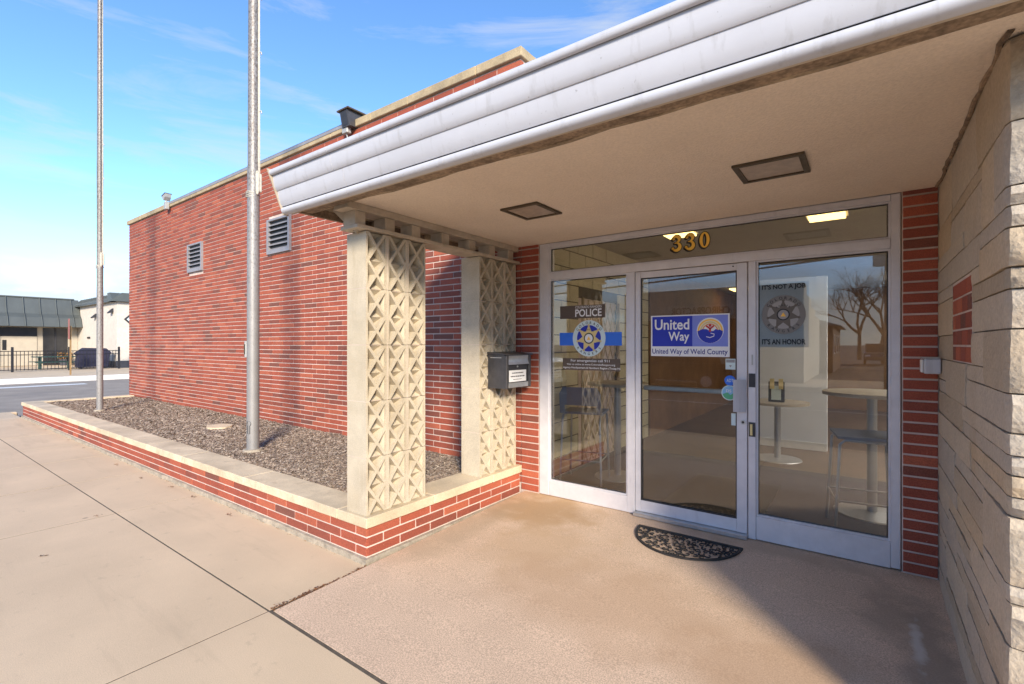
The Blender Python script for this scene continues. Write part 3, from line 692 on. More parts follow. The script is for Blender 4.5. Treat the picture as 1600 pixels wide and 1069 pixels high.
# old concrete footing showing through the mulch
q = MB(); pts = []
for k in range(22): a = k / 22 * 6.283; r = .17 * (1 + .22 * noise.noise(Vector((math.cos(a) * 1.3, math.sin(a) * 1.3, 5)))); pts.append((-8.05 + r * 1.25 * math.cos(a), 3.35 + r * math.sin(a)))
q.prism(pts, 2, .18, .245); tag(q.obj('concrete_footing', lime_m, None, (-8.05, 3.35, .2)), 'round pale concrete footing half buried in the mulch', 'footing')

# ================================================================== STONE WALL
sw = empty('stone_wall', (.8, 2.9, 0), 'buff ledgestone wall with deep joints beside the glass entrance', 'wall')
SX = .368; SY0 = 2.20; SYB = 4.083
rects = [(2.2, 2.75, 2.22, 2.495), (2.75, 3.5, 2.22, 2.495), (3.5, SYB, 2.22, 2.495), (2.2, 2.42, 2.015, 2.22), (2.2, 2.42, 1.95, 2.015), (2.42, 2.66, 1.95, 2.22), (2.66, 3.54, 2.16, 2.22), (2.66, 3.09, 1.95, 2.16), (3.09, 3.54, 2.03, 2.16), (3.54, SYB, 2.03, 2.22), (3.09, SYB, 1.95, 2.03),
 (2.69, SYB, 1.82, 1.95), (2.2, 2.69, 1.88, 1.95), (2.2, 2.69, 1.75, 1.88), (3.46, SYB, 1.75, 1.82), (2.69, 2.885, 1.75, 1.82), (3.46, SYB, 1.55, 1.75), (2.2, 2.885, 1.68, 1.75), (2.2, 2.885, 1.55, 1.68), (3.46, SYB, 1.41, 1.55), (2.60, 2.885, 1.41, 1.55), (2.2, 2.6, 1.34, 1.55),
 (3.04, 3.72, 1.21, 1.41), (3.72, SYB, 1.285, 1.41), (3.72, SYB, 1.21, 1.285), (2.6, 3.04, 1.34, 1.41), (2.2, 3.04, 1.21, 1.34), (2.2, 3.14, 1.14, 1.21), (3.14, SYB, 1.075, 1.21), (2.2, 3.14, 1.075, 1.14), (2.2, 2.93, 1.005, 1.075), (2.93, SYB, .94, 1.075), (2.2, 2.93, .94, 1.005),
 (2.62, 3.4, .87, .94), (3.4, SYB, .75, .94), (2.2, 2.62, .72, .94), (2.62, 3.4, .75, .87), (2.62, 3.3, .66, .75), (3.3, SYB, .66, .75), (2.2, 2.62, .66, .72), (2.2, 2.9, .52, .66), (2.9, 3.6, .59, .66), (2.9, 3.35, .52, .59), (3.35, 3.6, .52, .59), (3.6, SYB, .52, .66), (2.2, 2.5, .38, .52), (2.5, 3.3, .45, .52), (2.5, 3.3, .38, .45), (3.3, SYB, .38, .52),
 (2.2, 3.0, .31, .38), (3.0, 3.7, .24, .38), (3.7, SYB, .31, .38), (2.2, 2.7, .17, .31), (2.7, 3.0, .17, .31), (3.0, 3.7, .17, .24), (3.7, SYB, .10, .31), (2.2, 2.9, .10, .17), (2.9, 3.7, .10, .17), (2.2, 2.6, -.12, .10), (2.6, 3.3, -.12, .10), (3.3, SYB, -.12, .10)]
def stone(y0, y1, z0, z1, x0, x1, rough_front):
    """one cut stone: gently uneven faces, soft arrises; the street side is split-faced"""
    g = .0030; y0 += .0010; y1 -= .0015; z0 += g; z1 -= g
    bm = bmesh.new(); bmesh.ops.create_cube(bm, size=1)
    for v in bm.verts: v.co = Vector(((x0 + x1) / 2 + v.co.x * (x1 - x0), (y0 + y1) / 2 + v.co.y * (y1 - y0), (z0 + z1) / 2 + v.co.z * (z1 - z0)))
    def cut(ax, n):
        es = [e for e in bm.edges if abs(abs((e.verts[1].co - e.verts[0].co)[ax]) - (e.verts[1].co - e.verts[0].co).length) < 1e-5]
        if n > 0: bmesh.ops.subdivide_edges(bm, edges=es, cuts=n, use_grid_fill=True)
    cut(1, max(2, int((y1 - y0) / .045))); cut(2, max(1, int((z1 - z0) / .035)))
    if rough_front: cut(0, 9)
    sd = Vector((R.uniform(0, 50), R.uniform(0, 50), R.uniform(0, 50))); px_ = R.uniform(-.0035, .0035)
    for v in bm.verts:
        c = v.co.copy(); onx = c.x < x0 + 1e-4
        ez = min(c.z - z0, z1 - c.z); ey0 = c.y - y0; ey = min(ey0, y1 - c.y)
        if onx:
            v.co.x += px_ + .0030 * noise.noise(c * 6 + sd) + .0012 * noise.noise(c * 26 + sd)
            if ez < 1e-4: v.co.x += .0015 + .003 * abs(noise.noise(c * 15 + sd))
            if ey < 1e-4 and not (rough_front and ey0 < 1e-4): v.co.x += .0015
        if ez < 1e-4: v.co.z += .0012 * noise.noise(c * 5 + sd)
        if rough_front and ey0 < 1e-4:
            v.co.y += -.010 + .018 * noise.noise(c * 11 + sd) + .010 * noise.noise(c * 34 + sd)
            if ez < 1e-4: v.co.y += .016
            if onx: v.co.y += .010 + .012 * abs(noise.noise(c * 20 + sd)); v.co.x += .008
    q = MB(); bm.verts.index_update(); q._add([v.co[:] for v in bm.verts], [[v.index for v in f.verts] for f in bm.faces]); bm.free()
    return q.obj('stone', stone_m, sw, ((x0 + x1) / 2, (y0 + y1) / 2, z0), smooth=True)
q = MB(); q.box(SX + .014, 3.4, SY0 + .035, SYB, -.3, 2.498); q.obj('mortar_core', joint_m, sw)
for y0, y1, z0, z1 in rects:
    if y0 == 2.2: stone(SY0, y1, z0, z1, SX, SX + .45 + R.uniform(-.1, .15), True)
    else: stone(y0, y1, z0, z1, SX, SX + .09, False)
z = -.12
while z < 2.45:
    h = min(R.choice((.07, .14, .14, .21)), 2.495 - z); x = SX + .62
    while x < 2.9: w = R.uniform(.35, .8); stone(SY0, SY0 + .3, z, z + h, x, x + w, True); x += w + .004
    z += h
q = MB(); q.box(SX + .004, SX + .05, 2.886, 3.457, 1.412, 1.818); pn = q.obj('mortar_panel', mortar_m, sw)
bw = {}
for j in range(5):
    z = 1.418 + j * .079; y = 2.892
    for w in ((.10, .15, .15, .15) if j % 2 else (.15, .15, .15, .10)) if j < 4 else (.12, .43):
        kk = round(w, 2)
        if kk not in bw: b = MB(); b.box(-.003, .04, 0, kk - .01, 0, .069, .0015); me = b.mesh('brick'); me.materials.append(brick_m); bw[kk] = me
        o = bpy.data.objects.new('brick', bw[kk]); _place(o, pn, (SX + .003, y, z)); y += w
# ragged caulk where the soffit meets the stone
q = MB(); q.tube([(SX + R.uniform(-.012, .004), SY0 - .02 + i * .075, SZ - .004) for i in range(26)], .010, 6); q.obj('caulk_line', wooddark_m, sw)

# ================================================================== STOREFRONT
st = empty('glass_storefront', (-1.24, YS, 0), 'aluminium framed glass storefront with a door, sidelights and transom', 'storefront')
FY0, FY1, GY = YS + .004, YS + .115, YS + .034
def fbar(name, x0, x1, z0, z1, y0=FY0, y1=FY1, parent=st, m=alu_m, bv=.003):
    b = MB(); b.box(x0, x1, y0, y1, z0, z1, bv); return b.obj(name, m, parent, ((x0 + x1) / 2, y0, z0))
fbar('jamb', -2.652, -2.545, 0.002, 2.499); fbar('jamb', .131, .182, 0.012, 2.499)
fbar('head', -2.544, .130, 2.458, 2.499, FY0 + .002); fbar('transom_bar', -2.544, .130, 2.140, 2.206, FY0 - .003)
fbar('mullion', -1.724, -1.652, .002, 2.139); fbar('mullion', -.736, -.682, .002, 2.139)
fbar('bottom_rail', -2.543, -1.725, .002, .145, FY0 + .003); fbar('bottom_rail', -.681, .130, .006, .183, FY0 + .003)
# thin glazing beads
for x0, x1, z0, z1 in ((-2.544, -1.725, .146, 2.139), (-.681, .130, .184, 2.139), (-2.544, .130, 2.207, 2.457)):
    t = .012; b = MB(); y0, y1 = FY0 + .012, GY - .001
    b.box(x0, x0 + t, y0, y1, z0, z1); b.box(x1 - t, x1, y0, y1, z0, z1); b.box(x0 + t, x1 - t, y0, y1, z0, z0 + t); b.box(x0 + t, x1 - t, y0, y1, z1 - t, z1); b.obj('glazing_bead', alu_m, st, (x0, y0, z0))
    b = MB(); b.box(x0 + .002, x1 - .002, GY, GY + .006, z0 + .002, z1 - .002); p = b.obj('glass_pane', glass_m, st, (x0, GY, z0))
    b = MB(); t2 = .02; y0, y1 = GY + .0065, GY + .012
    b.box(x0, x0 + t2, y0, y1, z0, z1); b.box(x1 - t2, x1, y0, y1, z0, z1); b.box(x0 + t2, x1 - t2, y0, y1, z0, z0 + t2); b.box(x0 + t2, x1 - t2, y0, y1, z1 - t2, z1); b.obj('gasket', dark_m, st, (x0, y0, z0))
dr = fbar('door', -1.648, -1.600, .032, 2.134, FY0 + .004, FY0 + .05); DX0, DX1 = -1.599, -.820
b = MB(); b.box(-.819, -.744, FY0 + .004, FY0 + .05, .032, 2.134, .003); b.obj('stile', alu_m, dr)
b = MB(); b.box(DX0, DX1, FY0 + .006, FY0 + .048, 2.080, 2.133, .002); b.obj('top_rail', alu_m, dr); b = MB(); b.box(DX0, DX1, FY0 + .006, FY0 + .048, .033, .132, .002); b.obj('bottom_rail', alu_m, dr)
b = MB(); b.box(DX0 - .003, DX1 + .003, FY0 + .026, FY0 + .032, .130, 2.083); b.obj('glass_pane', glass_m, dr)
b = MB(); t = .007; b.box(DX0, DX0 + t, FY0 + .008, FY0 + .025, .133, 2.079); b.box(DX1 - t, DX1, FY0 + .008, FY0 + .025, .133, 2.079); b.box(DX0 + t, DX1 - t, FY0 + .008, FY0 + .025, .133, .133 + t); b.box(DX0 + t, DX1 - t, FY0 + .008, FY0 + .025, 2.079 - t, 2.079); b.obj('gasket', dark_m, dr)
b = MB(); b.box(DX0, DX1, FY0 + .07, FY0 + .095, 1.095, 1.135, .006); b.obj('push_bar', silver_m, dr)
# curved pull plate, lock cylinder, switch plate
prof = [(-.835 + .085 * i / 8, FY0 - .012 - .035 * math.sin(math.pi * .5 * (1 - i / 8))) for i in range(9)]
b = MB(); b.prism(prof + [(x, y + .006) for x, y in prof[::-1]], 2, .975, 1.225); b.obj('pull_handle', fascia_m, dr, smooth=True)
b = MB(); b.tube([(-.772, FY0 + .004, .895), (-.772, FY0 - .008, .895)], .019, 20); lk = b.obj('lock_cylinder', silver_m, dr); b = MB(); b.tube([(-.772, FY0 - .0081, .895), (-.772, FY0 - .010, .895)], .010, 14); b.obj('keyway', dark_m, lk)
b = MB(); b.tube([(-.845, FY0 + .0035, 2.112), (-.845, FY0 + .0015, 2.112)], .006, 10); b.obj('screw_hole', black_m, dr)
fbar('strike_plate', -.731, -.686, 1.17, 1.275, FY0 - .0045, FY0 - .0005, m=dark_m, bv=0); sp_ = fbar('strike_plate', -.731, -.686, .79, .90, FY0 - .0045, FY0 - .0005, m=dark_m, bv=0)
fbar('latch', -.722, -.705, .80, .885, FY0 - .010, FY0 - .0046, m=v_gold2, bv=.001); fbar('threshold', -1.65, -.738, .001, .03, FY0 - .05, FY1, m=silver_m)
fbar('strike_insert', -.712, -.703, 1.34, 1.42, FY0 - .004, FY0 - .0005, m=galv_m, bv=0)
# stickers on the door glass
SYD = FY0 + .024
def sticker(name, label, parts, loc):
    t = empty(name, loc, label, 'sticker')
    for nm, mb, m in parts: mb.obj(nm, m, t)
def onepart(f):
    q = MB(); f(q); return q
sticker('door_sticker', 'small pale rectangular sticker above the round stickers on the door', [('backing', onepart(lambda q: rect(q, -.905, -.832, 1.30, 1.385, SYD - .001)), v_mint), ('print', onepart(lambda q: (rect(q, -.90, -.837, 1.355, 1.378, SYD - .0015), disc(q, -.868, 1.328, .012, SYD - .0015, 3, a0=-1.57, a1=4.71))), v_grey)], (-.87, SYD, 1.3))
sticker('door_sticker', 'small round blue sticker on the door glass beside the pull handle', [('backing', onepart(lambda q: disc(q, -.872, 1.212, .041, SYD - .001)), v_stripe), ('print', onepart(lambda q: fit_text(q, 'ADT', -.897, -.847, 1.20, 1.226, SYD - .002, .01)), v_mint)], (-.87, SYD, 1.2))
sticker('door_sticker', 'larger round sticker with a green landscape beside the pull handle', [('backing', onepart(lambda q: disc(q, -.876, 1.115, .06, SYD - .001)), v_mint), ('sky_print', onepart(lambda q: disc(q, -.876, 1.115, .053, SYD - .0015)), v_sky), ('green_print', onepart(lambda q: q.poly([(-.876 + .053 * math.cos(a), SYD - .002, 1.115 + .053 * math.sin(a)) for a in [math.pi + .25 + i * (math.pi - .5) / 12 for i in range(13)]] + [(-.85, SYD - .002, 1.112), (-.868, SYD - .002, 1.098), (-.89, SYD - .002, 1.118)])), v_green), ('lettering', onepart(lambda q: fit_text(q, 'DS', -.90, -.862, 1.118, 1.142, SYD - .002, .01)), v_white)], (-.876, SYD, 1.1))
sticker('switch_plate', 'small white square plate on the door glass above the lock', [('plate', onepart(lambda q: q.box(-.862, -.824, SYD - .004, SYD - .001, .86, .955)), v_mint)], (-.85, SYD, .9))

# ---------------- house number 330 on the transom
TY = GY - .0015
num = empty('house_number', (-1.18, TY, 2.29), 'gold house number 330 with a black outline on the transom glass', 'house number')
def stroke(pts, ws):
    L_, R_ = [], []
    for i, (x, z) in enumerate(pts):
        a = pts[max(0, i - 1)]; b = pts[min(len(pts) - 1, i + 1)]; dx, dz = b[0] - a[0], b[1] - a[1]; d = math.hypot(dx, dz) or 1
        L_.append((x - dz / d * ws[i], z + dx / d * ws[i])); R_.append((x + dz / d * ws[i], z - dx / d * ws[i]))
    return L_, R_
def digit3(q, x, z, s, y, grow):
    def arc(cx, cz, rx, rz, a0, a1, n=16): return [(cx + rx * math.cos(a0 + (a1 - a0) * i / n), cz + rz * math.sin(a0 + (a1 - a0) * i / n)) for i in range(n + 1)]
    up = arc(.30, .745, .20, .20, 2.75, -1.45); lo = arc(.30, .275, .245, .245, 1.45, -2.65)
    for pts, w0 in ((up, .078), (lo, .085)):
        n = len(pts); ws = [w0 * (.55 + .75 * math.sin(math.pi * min(1, max(0, i / (n - 1)))) ** 1.2) + grow for i in range(n)]
        L_, R_ = stroke(pts, ws)
        for i in range(n - 1): q.poly([(x + p[0] * s, y, z + p[1] * s) for p in (L_[i], L_[i + 1], R_[i + 1], R_[i])])
    for cx, cz, r in ((.135, .80, .085), (.085, .165, .09)): disc(q, x + cx * s, z + cz * s, (r + grow) * s, y, 16)
    q.poly([(x + p[0] * s, y, z + p[1] * s) for p in ((.20 - grow, .545 + grow), (.34, .555 + grow), (.34, .48 - grow), (.20 - grow, .49 - grow))])
def digit0(q, x, z, s, y, grow):
    n = 32
    for i in range(n):
        a, b = 2 * math.pi * i / n, 2 * math.pi * (i + 1) / n
        def P(t, o): 
            rx = .31 + grow if o else .115 - grow; rz = .50 + grow if o else .40 - grow; return (x + (.30 + rx * math.cos(t)) * s, y, z + (.5 + rz * math.sin(t)) * s)
        q.poly([P(a, 1), P(b, 1), P(b, 0), P(a, 0)])
H3 = .128
for k, (xx, fn) in enumerate(((-1.335, digit3), (-1.225, digit3), (-1.105, digit0))):
    q = MB(); fn(q, xx - .008, 2.289 - .007, H3, TY, .045); fn(q, xx, 2.289, H3, TY + .0004, .05); q.obj('outline', v_black, num)
    q = MB(); fn(q, xx, 2.289, H3, TY - .0006, 0); q.obj('digit', v_gold, num)

# ---------------- United Way sign on the door
UY = FY0 + .0245
uw = empty('window_sign', (-1.19, UY, 1.40), 'white and blue United Way sign on the glass door', 'sign')
q = MB(); q.box(-1.512, -.874, UY - .003, UY, 1.398, 1.746); q.obj('board', v_white, uw)
q = MB(); rect(q, -1.500, -1.162, 1.482, 1.736, UY - .0036); q.obj('blue_panel', v_blue, uw)
q = MB(); rect(q, -1.162, -.886, 1.482, 1.736, UY - .0036); q.obj('pale_panel', v_lblue, uw)
q = MB(); UT = UY - .0042
fit_text(q, 'United', -1.478, -1.186, 1.622, 1.712, UT, .018); q.obj('lettering', v_white, uw); q = MB(); fit_text(q, 'Way', -1.360, -1.186, 1.505, 1.605, UT, .018)
q.obj('lettering', v_white, uw)
q = MB(); fit_text(q, 'United Way of Weld County', -1.500, -.888, 1.405, 1.462, UT, .012); q.obj('lettering', v_navy, uw)
ec, ez = -1.022, 1.612; E_R = .104
em = onepart(lambda q: disc(q, ec, ez, E_R, UT)).obj('emblem', v_white, uw)
q = MB()
ring(q, ec, ez - .005, .084, .098, UT - .0004, 24, 0.0, math.pi); q.obj('outer_arc', v_gold, em)
q = MB(); ring(q, ec, ez - .005, .066, .080, UT - .0004, 24, 0.0, math.pi); q.obj('middle_arc', v_gold2, em); q = MB(); ring(q, ec, ez - .005, .053, .062, UT - .0004, 24, 0, math.pi); q.obj('inner_arc', v_orange, em)
q = MB(); disc(q, ec, ez - .005, .098, UT - .0004, 30, a0=math.pi, a1=2 * math.pi)
q.poly([(ec + a, UT - .0005, ez + b_) for a, b_ in ((-.098, -.006), (-.06, .012), (-.025, .010), (.01, -.012), (.03, -.02), (0, -.03), (-.05, -.03))]); q.poly([(ec + a, UT - .0005, ez + b_) for a, b_ in ((.02, -.010), (.045, .012), (.06, .002), (.072, .006), (.098, -.006), (.06, -.03), (.02, -.03))]); q.obj('hand', v_blue, em)
q = MB(); L_, R_ = stroke([(ec - .03, ez - .050), (ec + .0, ez - .058), (ec + .03, ez - .046), (ec + .032, ez - .03), (ec + .005, ez - .022)], [.003] * 5)
for i in range(4): q.poly([(p[0], UT - .0008, p[1]) for p in (L_[i], L_[i + 1], R_[i + 1], R_[i])])
q.obj('hand_line', v_white, em)
q = MB(); disc(q, ec, ez + .040, .011, UT - .0009, 16)
for pts, w in (([(ec, ez - .012), (ec, ez + .018)], .008), ([(ec, ez + .014), (ec - .030, ez + .038)], .007), ([(ec, ez + .014), (ec + .030, ez + .038)], .007)):
    L_, R_ = stroke(pts, [w] * 2); q.poly([(p[0], UT - .0009, p[1]) for p in (L_[0], L_[1], R_[1], R_[0])])
q.obj('figure', v_red, em)

# ---------------- police decal on the left sidelight
PY = GY - .0012
pd = empty('police_decal', (-2.11, PY, 1.30), 'police badge decal with a blue stripe and white lettering on the left sidelight', 'decal')
def star(q, cx, cz, r0, r1, n, y, rot=math.pi / 2):
    q.poly([(cx + (r0 if k % 2 == 0 else r1) * math.cos(rot + math.pi * k / n), y, cz + (r0 if k % 2 == 0 else r1) * math.sin(rot + math.pi * k / n)) for k in range(2 * n)])
q = MB(); rect(q, -2.435, -1.785, 1.488, 1.612, PY); q.obj('stripe', v_stripe, pd)
q = MB(); rect(q, -2.43, -1.95, 1.748, 1.872, PY); q.obj('dark_backing', v_brown, pd); q = MB(); rect(q, -2.40, -1.80, 1.252, 1.365, PY); q.obj('dark_backing', v_brown, pd)
q = MB(); fit_text(q, 'COLORADO RANGERS', -2.262, -1.985, 1.843, 1.866, PY - .0006); q.obj('lettering', v_white, pd); q = MB(); fit_text(q, 'POLICE', -2.262, -1.985, 1.763, 1.835, PY - .0006, .02); q.obj('lettering', v_white, pd); q = MB()
fit_text(q, 'For emergencies call 911', -2.31, -1.905, 1.325, 1.357, PY - .0006, .008); q.obj('lettering', v_white, pd); q = MB(); fit_text(q, 'Visit us online at www.ColoradoRangers.org', -2.355, -1.85, 1.295, 1.317, PY - .0006, .006); q.obj('lettering', v_white, pd); q = MB(); fit_text(q, 'Agency Headquarters & Northern Region (Troop H)', -2.395, -1.80, 1.262, 1.286, PY - .0006, .006); q.obj('lettering', v_white, pd)
bc, bz_, BRR = -2.117, 1.556, .172
def badge(parent, cx, cz, R_, y, ringm, starm, darkm, seal, two=None):
    bd = onepart(lambda q: disc(q, cx, cz, R_, y - .0003, 48)).obj('badge', ringm, parent)
    q = MB(); disc(q, cx, cz, R_ * .73, y - .0006, 40); q.obj('field', darkm, bd)
    q = MB(); star(q, cx, cz, R_ * .76, R_ * .40, 7, y - .0010)
    for k in range(7): a = math.pi / 2 + 2 * math.pi * k / 7; disc(q, cx + R_ * .72 * math.cos(a), cz + R_ * .72 * math.sin(a), R_ * .07, y - .0010, 12)
    q.obj('star', starm, bd)
    q = MB(); disc(q, cx, cz, R_ * .30, y - .0013, 28); q.obj('seal_ring', v_black, bd); q = MB(); disc(q, cx, cz, R_ * .24, y - .0016, 28); q.obj('seal', seal, bd); q = MB(); star(q, cx, cz - .004, R_ * .14, R_ * .07, 3, y - .0019, math.pi / 2); q.obj('seal_crest', v_gold, bd)
    q = MB(); arc_text(q, 'COLORADO', cx, cz, R_ * .78, math.pi * .80, math.pi * .20, R_ * .15, y - .0010, .015); q.obj('lettering', v_black, bd); q = MB(); arc_text(q, 'RANGERS', cx, cz, R_ * .78, math.pi * 1.22, math.pi * 1.78, R_ * .14, y - .0010, .015, inward=True); q.obj('lettering', v_black, bd); q = MB()
    arc_text(q, 'RANGER', cx, cz, R_ * .44, math.pi * .70, math.pi * .30, R_ * .09, y - .0022, .01); q.obj('lettering', v_black, bd); return bd
badge(pd, bc, bz_, BRR, PY, v_mint, v_gold2, v_blue, v_white)
# ---------------- honor decal on the right sidelight
hd = empty('window_decal', (-.5, GY, 1.5), 'dark badge decal with two lines of black block lettering on the right pane', 'decal')
v_film = vinyl('frosted_film', (.62, .61, .60)); v_star = vinyl('faded_star', (.13, .11, .09)); v_film2 = vinyl('grey_field', (.34, .33, .32)); v_star2 = vinyl('smoke_ring', (.20, .19, .18))
q = MB(); q.box(-.664, -.338, GY + .008, GY + .010, 1.478, 1.965); q.obj('film_board', v_film, hd)
q = MB(); fit_text(q, "IT'S NOT A JOB", -.645, -.358, 1.905, 1.950, GY - .001, .03); q.obj('lettering', v_black, hd); q = MB(); fit_text(q, "IT'S AN HONOR", -.645, -.358, 1.498, 1.540, GY - .001, .03); q.obj('lettering', v_black, hd)
badge(hd, -.502, 1.722, .145, GY - .001, v_star2, v_star, v_film2, v_grey)

# ================================================================== THINGS AROUND THE ENTRANCE
# mailbox on the farther screen
mbx = empty('mailbox', (-2.79, 3.78, 1.09), 'dark grey steel wall mailbox with a silver flap and white notice', 'mailbox')
mx0, mx1, my0, my1, mz0, mz1 = -2.905, -2.695, 3.58, 3.985, 1.085, 1.405
q = MB(); q.prism([(mx0, mz0), (mx1 - .012, mz0), (mx1 - .012, mz1 - .004), (mx0, mz1)], 1, my0, my1); q.v = [(a, b_, c_) for a, b_, c_ in q.v]; q.obj('body', charcoal_m, mbx)
q = MB(); q.prism([(mx0, mz1 + .022), (mx1 + .02, mz1 + .002), (mx1 + .02, mz1 - .010), (mx1 + .012, mz1 - .003), (mx0, mz1 + .004)], 1, my0 - .016, my1 + .016); q.obj('lid', charcoal_m, mbx)
for y in (my0, my1 - .035): q = MB(); q.box(mx1 - .011, mx1 + .010, y, y + .035, mz0, mz1 - .012, .002); q.obj('front_frame', charcoal_m, mbx)
fl = [(mx1 - .011 + .030 * math.sin(math.pi * .5 * i / 6) ** 1.0 * (1 if i else 1), mz1 - .012 - .085 * i / 6) for i in range(7)]; fl = [(mx1 + .004 - .010 * math.sin(math.pi * i / 6) + .010 * i / 6, mz1 - .012 - .085 * i / 6) for i in range(7)]
q = MB(); q.prism(fl + [(x - .004, z) for x, z in fl[::-1]], 1, my0 + .036, my1 - .036); q.obj('slot_flap', silver_m, mbx, smooth=True)
q = MB(); q.box(mx1 - .0115, mx1 - .006, my0 + .036, my1 - .036, mz0 + .055, mz1 - .1); q.obj('front_panel', dark_m, mbx)
q = MB(); q.box(mx1 - .011, mx1 + .002, my0 + .036, my1 - .036, mz0 + .004, mz0 + .05, .002); q.obj('bottom_ledge', silver_m, mbx)
q = MB(); q.box(mx1 - .0059, mx1 - .0045, my0 + .06, my1 - .065, mz0 + .058, mz0 + .168); nt_ = q.obj('notice', v_white, mbx)
q = MB(); X_ = mx1 - .0038
for z, y0, y1, h in ((mz0 + .136, my0 + .105, my1 - .115, .010), (mz0 + .104, my0 + .085, my1 - .09, .010), (mz0 + .078, my0 + .125, my1 - .14, .005)):
    y = y0
    while y < y1:                                # print too small to read: rows of word-length marks
        w = R.uniform(.008, .03); q.poly([(X_, y, z), (X_, min(y1, y + w), z), (X_, min(y1, y + w), z + h), (X_, y, z + h)]); y += w + .005
q.obj('lettering', v_black, nt_)
q = MB(); q.tube([(mx1 - .006, (my0 + my1) / 2 - .01, mz1 - .117), (mx1 + .001, (my0 + my1) / 2 - .01, mz1 - .117)], .009, 14); q.obj('lock', silver_m, mbx)
q = MB(); q.box(mx0 + .03, mx1 - .05, my0 - .0025, my0, mz1 - .035, mz1 - .028); q.obj('side_rib', galv_m, mbx)
# push plate box by the stone wall
bx_ = empty('door_button', (.33, 3.95, 1.31), 'small light grey box fixed in the corner between brick and stone', 'door button')
q = MB(); q.box(.286, .366, 3.90, 3.99, 1.318, 1.412, .006); q.obj('body', fascia_m, bx_); q = MB(); q.box(.272, .2855, 3.905, 3.985, 1.325, 1.405, .004); q.obj('button', white_m, bx_)
q = MB(); q.box(.276, .36, 3.895, 3.985, 1.4125, 1.42); q.obj('top_seal', galv_m, bx_)

# half-round rubber door mat
mt = empty('door_mat', (-1.12, 3.85, -.01), 'half round black rubber scrollwork door mat on the entrance slab', 'door mat')
MX, MY, MRX, MRY = -1.125, 3.855, .395, .405
def mrel(x, y, z): return (x, y, gz(y) + z)
q = MB(); n = 40; o_ = [(MX + MRX * math.cos(math.pi + math.pi * i / n), MY + MRY * .98 * math.sin(math.pi + math.pi * i / n)) for i in range(n + 1)]; i_ = [(MX + (MRX - .022) * math.cos(math.pi + math.pi * i / n), MY - .012 + (MRY * .98 - .03) * math.sin(math.pi + math.pi * i / n)) for i in range(n + 1)]
loop = [(a, b_) for a, b_ in zip(o_, i_)]
for k in range(n):
    (a, b_), (c_, d) = loop[k], loop[k + 1]
    q.poly([mrel(*a, .012), mrel(*c_, .012), mrel(*d, .012), mrel(*b_, .012)]); q.poly([mrel(*a, .001), mrel(*c_, .001), mrel(*c_, .012), mrel(*a, .012)]); q.poly([mrel(*b_, .001), mrel(*d, .001), mrel(*d, .012), mrel(*b_, .012)])
q.box(MX - MRX, MX + MRX, MY - .012, MY + .012, gz(MY) + .001, gz(MY) + .0125); q.obj('rim', rubber_m, mt)
q = MB()
def curl(cx, cy, r, a0, turns, w):
    pts = []; m_ = 14
    for i in range(m_ + 1):
        t = i / m_; rr = r * (1 - .75 * t); a = a0 + turns * 6.283 * t; pts.append(mrel(cx + rr * math.cos(a), cy + rr * math.sin(a), .007))
    q.tube(pts, [w * (1 - .4 * i / m_) for i in range(m_ + 1)], 5)
inside = lambda x, y: ((x - MX) / (MRX - .03)) ** 2 + ((y - MY) / (MRY - .035)) ** 2 < 1 and y < MY - .03
for gx in range(-9, 10):
    for gy in range(0, 9):
        x = MX + gx * .054 + (gy % 2) * .027; y = MY - .042 - gy * .052
        if inside(x, y): curl(x, y, R.uniform(.022, .031), R.uniform(0, 6.28), R.choice((-1, 1)) * R.uniform(.7, 1.05), .0058)
for s_ in (-1, 1):
    pts = [mrel(MX + s_ * (MRX * .72 + .0 * t), MY - .02 - .26 * t, .007) for t in [i / 6 for i in range(7)] if ((MX + s_ * MRX * .72 - MX) / MRX) ** 2 + ((.02 + .26 * t) / MRY) ** 2 < .96]; q.tube(pts, .007, 5)
q.obj('scrollwork', rubber_m, mt)
# leaf litter in the joint and loose on the pavement
q = MB()
def leafbit(x, y, z, s_):
    a = R.uniform(0, 6.28); l = s_ * R.uniform(.6, 1.3); w = l * R.uniform(.18, .4); dx, dy = math.cos(a) * l, math.sin(a) * l; ex, ey = -math.sin(a) * w, math.cos(a) * w; h = R.uniform(0, .5) * l
    n0 = len(q.v); q.v += [(x - dx, y - dy, z), (x + ex, y + ey, z + h), (x + dx, y + dy, z + h * .3), (x - ex, y - ey, z + h * .6)]; q.f.append((n0, n0 + 1, n0 + 2, n0 + 3)); q.m.append(0)
for i in range(520):
    t = R.random(); t = t if R.random() < .45 else (R.gauss(.93, .05) if R.random() < .45 else R.gauss(.42, .13)); t = min(1.0, max(0, t)); y = 1.47 + t * .68
    leafbit(-2.848 + R.gauss(0, .010), y, -.077 + abs(R.gauss(0, .005)), .010)
for x, y in ((-5.62, 2.08), (-6.9, 2.02), (-4.75, 2.06), (-6.2, 2.08), (-5.7, 1.33), (-4.95, .85), (-7.9, 2.05), (-9.6, 2.08), (-10.6, 2.1), (-12.2, 2.1)):
    for k in range(7): leafbit(x + R.gauss(0, .025), y + R.gauss(0, .012), -.074, .014)
for i in range(260): leafbit(R.uniform(-13, -3), 2.155 - abs(R.gauss(0, .008)), -.075, .007)
tag(q.obj('leaf_litter', leaf_m, None), 'dry brown leaf litter caught in the pavement joints', 'leaves', kind='stuff')

